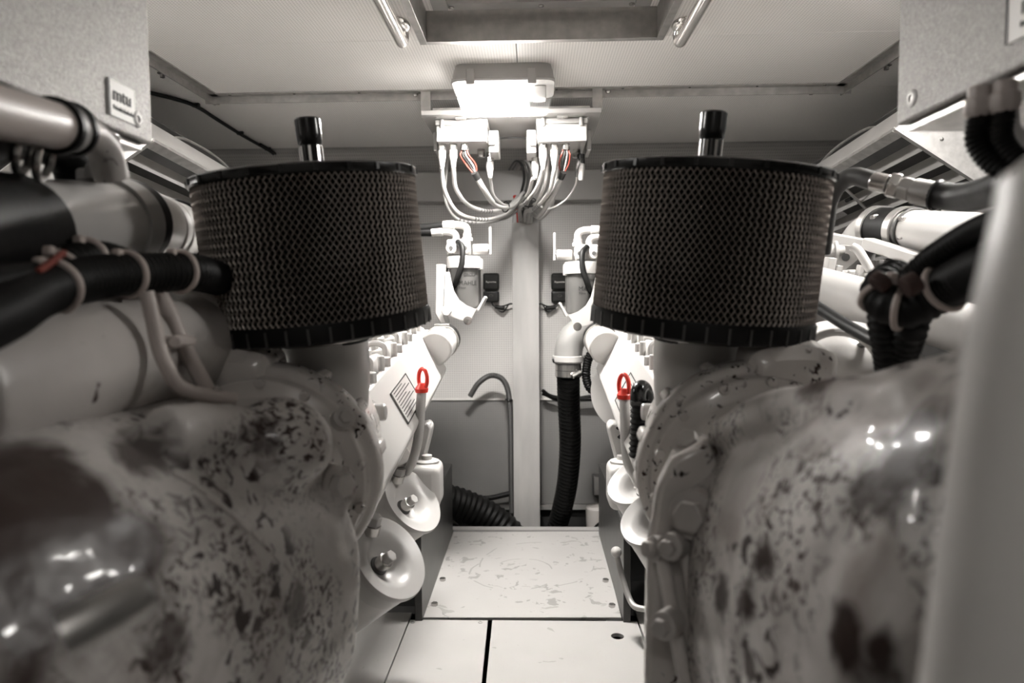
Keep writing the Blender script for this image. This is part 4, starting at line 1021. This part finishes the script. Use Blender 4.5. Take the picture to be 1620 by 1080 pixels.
BL = control_box(-1, 'left', XLb, zLb, 1.10); BR = control_box(1, 'right', XRb, zRb, 1.10)
def logo(B, X, s, corner, w_, h_):
    """white maker's label on the inboard face: corner = (y, z) of the lower end towards the lettering's start"""
    y, z = corner; xd = V((0, -s, 0)); n = V((-s, 0, 0))
    P = [V((X, y, z))+n*.0005, V((X, y, z))+xd*w_+n*.0005, V((X, y, z))+xd*w_+V((0, 0, h_))+n*.0005, V((X, y, z))+V((0, 0, h_))+n*.0005]
    o = obj('maker_label', G().prism(P, n*.001), 'label', B, label='white maker label with dark lettering')
    org = V((X, y, z))+xd*w_*.16+n*.002
    text('lettering', 'mtu', 'ink', B, org+V((0, 0, h_*.46)), xd, (0, 0, 1), h_*.55)
    text('lettering', 'Friedrichshafen', 'ink', B, org+V((0, 0, h_*.20)), xd, (0, 0, 1), h_*.17)
    obj('label_edge', G().prism([P[0]+n*.0012, P[0]+xd*.004+n*.0012, P[3]+xd*.004+n*.0012, P[3]+n*.0012], n*.0005), 'ink', B)
pA = WX(170, 166, XLb); pB = WX(213, 190, XLb)
logo(BL, XLb, -1, (pA.y, pB.z-.008), abs(pB.y-pA.y), .052)
pR = WX(1592, 72, XRb); logo(BR, XRb, 1, (pR.y, pR.z), .16, .055)
# cable glands under the right box
for k, (px, py, lab) in enumerate([(1560, 190, 'near'), (1600, 172, 'far')]):
    T = thing('gland_conduit', ['black conduit leaving a pale gland under the right control box, left of two', 'black conduit leaving a pale gland under the right control box, right of two'][k], 'conduit', 'control box conduits')
    p = W(px-12, py+8, .86 if k == 0 else .84); p.z = zRb-.012
    obj('gland', G().lathe([(.013, 0), (.013, -.014), (.017, -.015), (.017, -.030), (.013, -.038)], p, (0, 0, 1), 8), 'tan', T, bevel=.002)
    obj('conduit', G().corr([p+V((0, 0, -.036)), p+V((.0, .0, -.07)), p+V((.02, -.02, -.105)), p+V((.07, -.06, -.13)), p+V((.16, -.1, -.14))], .011, .002, .006, 16), 'rubber', T)
    obj('sleeve', G().hose([p+V((.012, .02, -.03)), p+V((.02, .02, -.06)), p+V((.045, .0, -.09)), p+V((.09, -.03, -.11))], .016, 14), 'cream', T)

# ================================================================== RIGHT SIDE PIPES AND HOSES
T = thing('fuel_hose_assembly', 'dark hose with crimped metal couplings arching beside the right air filter', 'hose')
obj('hose', G().hose(wp([(1300, 400, 1.40), (1306, 350, 1.38), (1312, 315, 1.36), (1328, 290, 1.34), (1350, 279, 1.32), (1384, 287, 1.28)]), .017, 18), 'hose_grey', T)
cp2 = [W(1380, 286, 1.28), W(1406, 292, 1.26), W(1424, 296, 1.25), W(1446, 302, 1.23), W(1482, 309, 1.20)]
obj('ferrule', G().cyl(cp2[0], cp2[1], .017, 24), 'steel', T, bevel=.002)
obj('nut', G().hexa(cp2[1], cp2[2], .024), 'steel', T, bevel=.003)
obj('nut', G().hexa(cp2[2]+(cp2[3]-cp2[2])*.15, cp2[3], .022), 'alu_dull', T, bevel=.003)
obj('ferrule', G().cyl(cp2[3], cp2[4], .022, 24), 'alu_dull', T, bevel=.002)
obj('collar', G().torus(cp2[4], cp2[4]-cp2[3], .021, .006, 24), 'rubber', T)
obj('hose_tail', G().hose([cp2[4]]+wp([(1520, 312, 1.15), (1560, 304, 1.05), (1600, 290, .95), (1680, 270, .85)]), .023, 18), 'rubber', T)
# clamped pipe
T = thing('coolant_pipe', 'white pipe with black sleeve and bolted clamps beyond the right hose', 'pipe')
P = wp([(1352, 420, 2.05), (1358, 385, 2.0), (1375, 367, 1.93), (1400, 361, 1.86), (1440, 364, 1.76), (1530, 372, 1.55), (1640, 382, 1.35)])
R_ = .050
obj('pipe', G().tube(spline(P, 8), R_, 32), 'paint_bright', T)
d = (P[4]-P[3]).normalized()
obj('sleeve', G().cyl(P[3]-d*.03, P[3]+d*.075, R_+.004, 32), 'rubber', T)
for f in (-.03, .085):
    q = P[3]+d*f
    cl_ = obj('clamp', G().lathe([(R_+.0045, -.012), (R_+.009, -.012), (R_+.009, .012), (R_+.0045, .012)], q, d, 32, True), 'alu', T)
    u = V((-.5, -.85, 0))
    e = q+u*(R_+.012); obj('clamp_bolt', G().cyl(e+V((0, 0, -.03)), e+V((0, 0, .03)), .007, 10), 'steel', cl_)
    for z in (-.022, .022): obj('trunnion', G().box(e+V((0, 0, z)), (.024, .024, .012)), 'steel', cl_, bevel=.002)
obj('slotted_band', G().torus(P[3]+d*.115, d, R_+.003, .004, 32), 'hose_grey', T)
T2 = thing('pipe_fitting', 'white valve fitting standing on the clamped right pipe', 'fitting')
b = W(1500, 345, 1.62); obj('boss', G().box(b+V((0, 0, -.004)), (.035, .04, .03)), 'paint_bright', T2, bevel=.004)
obj('stem', G().cyl(b, b+V((0, 0, .035)), .014), 'alu_dull', T2)
f0 = b+V((0, 0, .035))
for k in range(4):
    q = f0+V((.025+.03*k, -.02*k, .002*k)); obj('hex', G().hexa(q, q+V((.022, -.014, .002)), .015-.002*(k % 2)), 'steel', T2, bevel=.002)
# engine top frame on the right engine
T = thing('pipe_rack', 'white box section frame and brace on top of the right engine', 'frame')
obj('beam', G().bar(W(1372, 385, 1.80), W(1640, 468, 1.35), .035, .030), 'paint_bright', T, bevel=.004)
obj('cross_beam', G().bar(W(1296, 372, 1.95), W(1376, 388, 1.80), .030, .026), 'paint_bright', T, bevel=.003)
obj('gusset', G().prism(wp([(1310, 385, 1.86), (1366, 390, 1.80), (1372, 400, 1.80), (1335, 430, 1.84), (1312, 425, 1.86)]), (0, .012, 0)), 'paint_bright', T, bevel=.002)
obj('hole', G().cyl(W(1338, 407, 1.825), W(1338, 407, 1.835), .010), 'dark', T)
obj('brace', G().hose(wp([(1348, 390, 1.76), (1358, 396, 1.75), (1370, 415, 1.74), (1385, 442, 1.73)]), .011, 14), 'paint_bright', T)
obj('sender', G().lathe([(.02, 0), (.02, .03), (.026, .031), (.026, .038), (.012, .04), (.012, .055)], W(1300, 398, 1.85), W(1330, 396, 1.84)-W(1300, 398, 1.85), 20), 'paint_bright', T)
for px, py, r in ((1358, 432, .012), (1372, 424, .016), (1395, 424, .014), (1405, 432, .018), (1425, 440, .012), (1440, 446, .014), (1455, 450, .010), (1310, 420, .016), (1322, 432, .012)):
    q = W(px, py, 1.78); obj('cap_bolt', G().hexa(q+V((0, 0, -.02)), q+V((.006, -.004, .02)), r), 'paint_bright', T, bevel=.002)
for k in range(4):
    q = W(1350+28*k, 436+5*k, 1.80-.05*k); obj('cover_lump', G().box(q, (.05, .045, .03)), 'paint_bright', T, bevel=.006)
T = thing('charge_air_pipe', 'broad white pipe running below the frame on the right engine', 'pipe')
obj('pipe', G().tube(wp([(1180, 425, 1.85), (1290, 455, 1.65), (1400, 485, 1.5), (1560, 530, 1.3)]), .050, 36), 'paint_bright', T)
T = thing('turbo_housing', 'glossy pale turbocharger housing below the right air filter', 'turbocharger')
g = G(); g.ball(W(1330, 580, 1.45), .10, (1, 1, .85)); g.tube(spline([W(1250, 590, 1.5), W(1310, 550, 1.5), (W(1400, 570, 1.45)), W(1440, 640, 1.4)], 6), .06, 24); g.ball(W(1250, 590, 1.45), .07)
obj('housing', g, 'paint', T, remesh=.008, smooth_it=4)
for px, py in ((1262, 548), (1276, 545)): obj('stud', G().hexa(W(px, py+12, 1.33), W(px, py-6, 1.33), .010), 'rubber', T)
obj('band', G().torus(W(1385, 585, 1.36), (.8, .4, .3), .055, .007), 'hose_grey', T)
o = obj('scroll_ring', G().torus(W(1325, 585, 1.36), (-.3, -1, .1), .075, .008, 40), 'paint', T)
o = obj('drain_line', G().hose(wp([(1270, 470, 1.45), (1300, 490, 1.4), (1340, 515, 1.33), (1380, 537, 1.26), (1410, 552, 1.2)]), .012, 14), 'rubber'); tag(o, 'straight black hose slanting down below the right white pipe', 'hose')
T = thing('turbo_housing', 'pale turbocharger housing half hidden below the left air filter', 'turbocharger')
g = G(); g.ball(W(390, 560, 1.5), .09, (1.2, 1, .8)); g.tube(spline([W(310, 560, 1.6), W(400, 545, 1.6), W(470, 570, 1.5)], 6), .05, 24)
obj('housing', g, 'paint', T, remesh=.008, smooth_it=4)
for px, py in ((350, 556), (365, 552)): obj('stud', G().hexa(W(px, py+8, 1.38), W(px, py-10, 1.38), .010), 'steel', T)
# right black looms
harness('wiring_harness', [(1640, 300, .66), (1590, 345, .72), (1540, 368, .80), (1480, 405, .88), (1440, 438, .92), (1412, 460, .94)], .014, 'black ribbed harness branch rising to the right edge', ())
harness('wiring_harness', [(1680, 380, .66), (1600, 410, .74), (1540, 432, .82), (1490, 458, .88), (1440, 485, .90), (1405, 478, .92), (1398, 455, .94), (1425, 438, .96)], .026, 'thick black harness curled in a hook at the right', (.42, .62, .78))
harness('wiring_harness', [(1660, 350, .72), (1580, 395, .80), (1530, 425, .87), (1480, 445, .92), (1440, 465, .95)], .022, 'second thick black harness lying above the hooked one', (.45,))
harness('wiring_harness', [(1400, 480, .94), (1398, 510, .95), (1404, 545, .96), (1410, 590, .98)], .019, 'black harness leg dropping behind the right gearbox', ())
harness('wiring_harness', [(1450, 480, .93), (1440, 520, .93), (1425, 560, .96)], .020, 'short black harness leg behind the right gearbox top', ())
for a, lab in (([(1385, 452, .90), (1400, 438, .90)], 'brown tape wrap on the tip of the hooked harness'), ([(1430, 456, .86), (1452, 444, .86)], 'brown tape wrap on the middle of the hooked harness')):
    o = obj('tape_wrap', G().cyl(W(*a[0]), W(*a[1]), .014), 'rusty', bevel=.003); tag(o, lab, 'tape', 'tape wraps')

# blurred grey column close to the lens
T = thing('grey_column', 'smooth grey column close to the camera at the right edge', 'column')
pts = wp([(1775, 215, .30), (1765, 330, .30), (1725, 520, .30), (1690, 760, .30), (1665, 960, .30), (1630, 1250, .30)])
obj('column', G().tube(spline(pts, 8), lambda q: .025+.017*min(1, q*9)+.005*q, 36), 'pillar', T)

# ------------------------------------------------------------------ put every Empty at the base of its thing
bpy.context.view_layer.update()
for r in ROOTS:
    lo = V((1e9,)*3); hi = -lo
    for ch in r.children:
        if ch.type == 'MESH':
            for v in ch.data.vertices:
                for i in range(3): lo[i] = min(lo[i], v.co[i]); hi[i] = max(hi[i], v.co[i])
    if lo.x > 1e8: continue
    b = V(((lo.x+hi.x)/2, (lo.y+hi.y)/2, lo.z)); r.location = b
    for ch in r.children: ch.location = -b
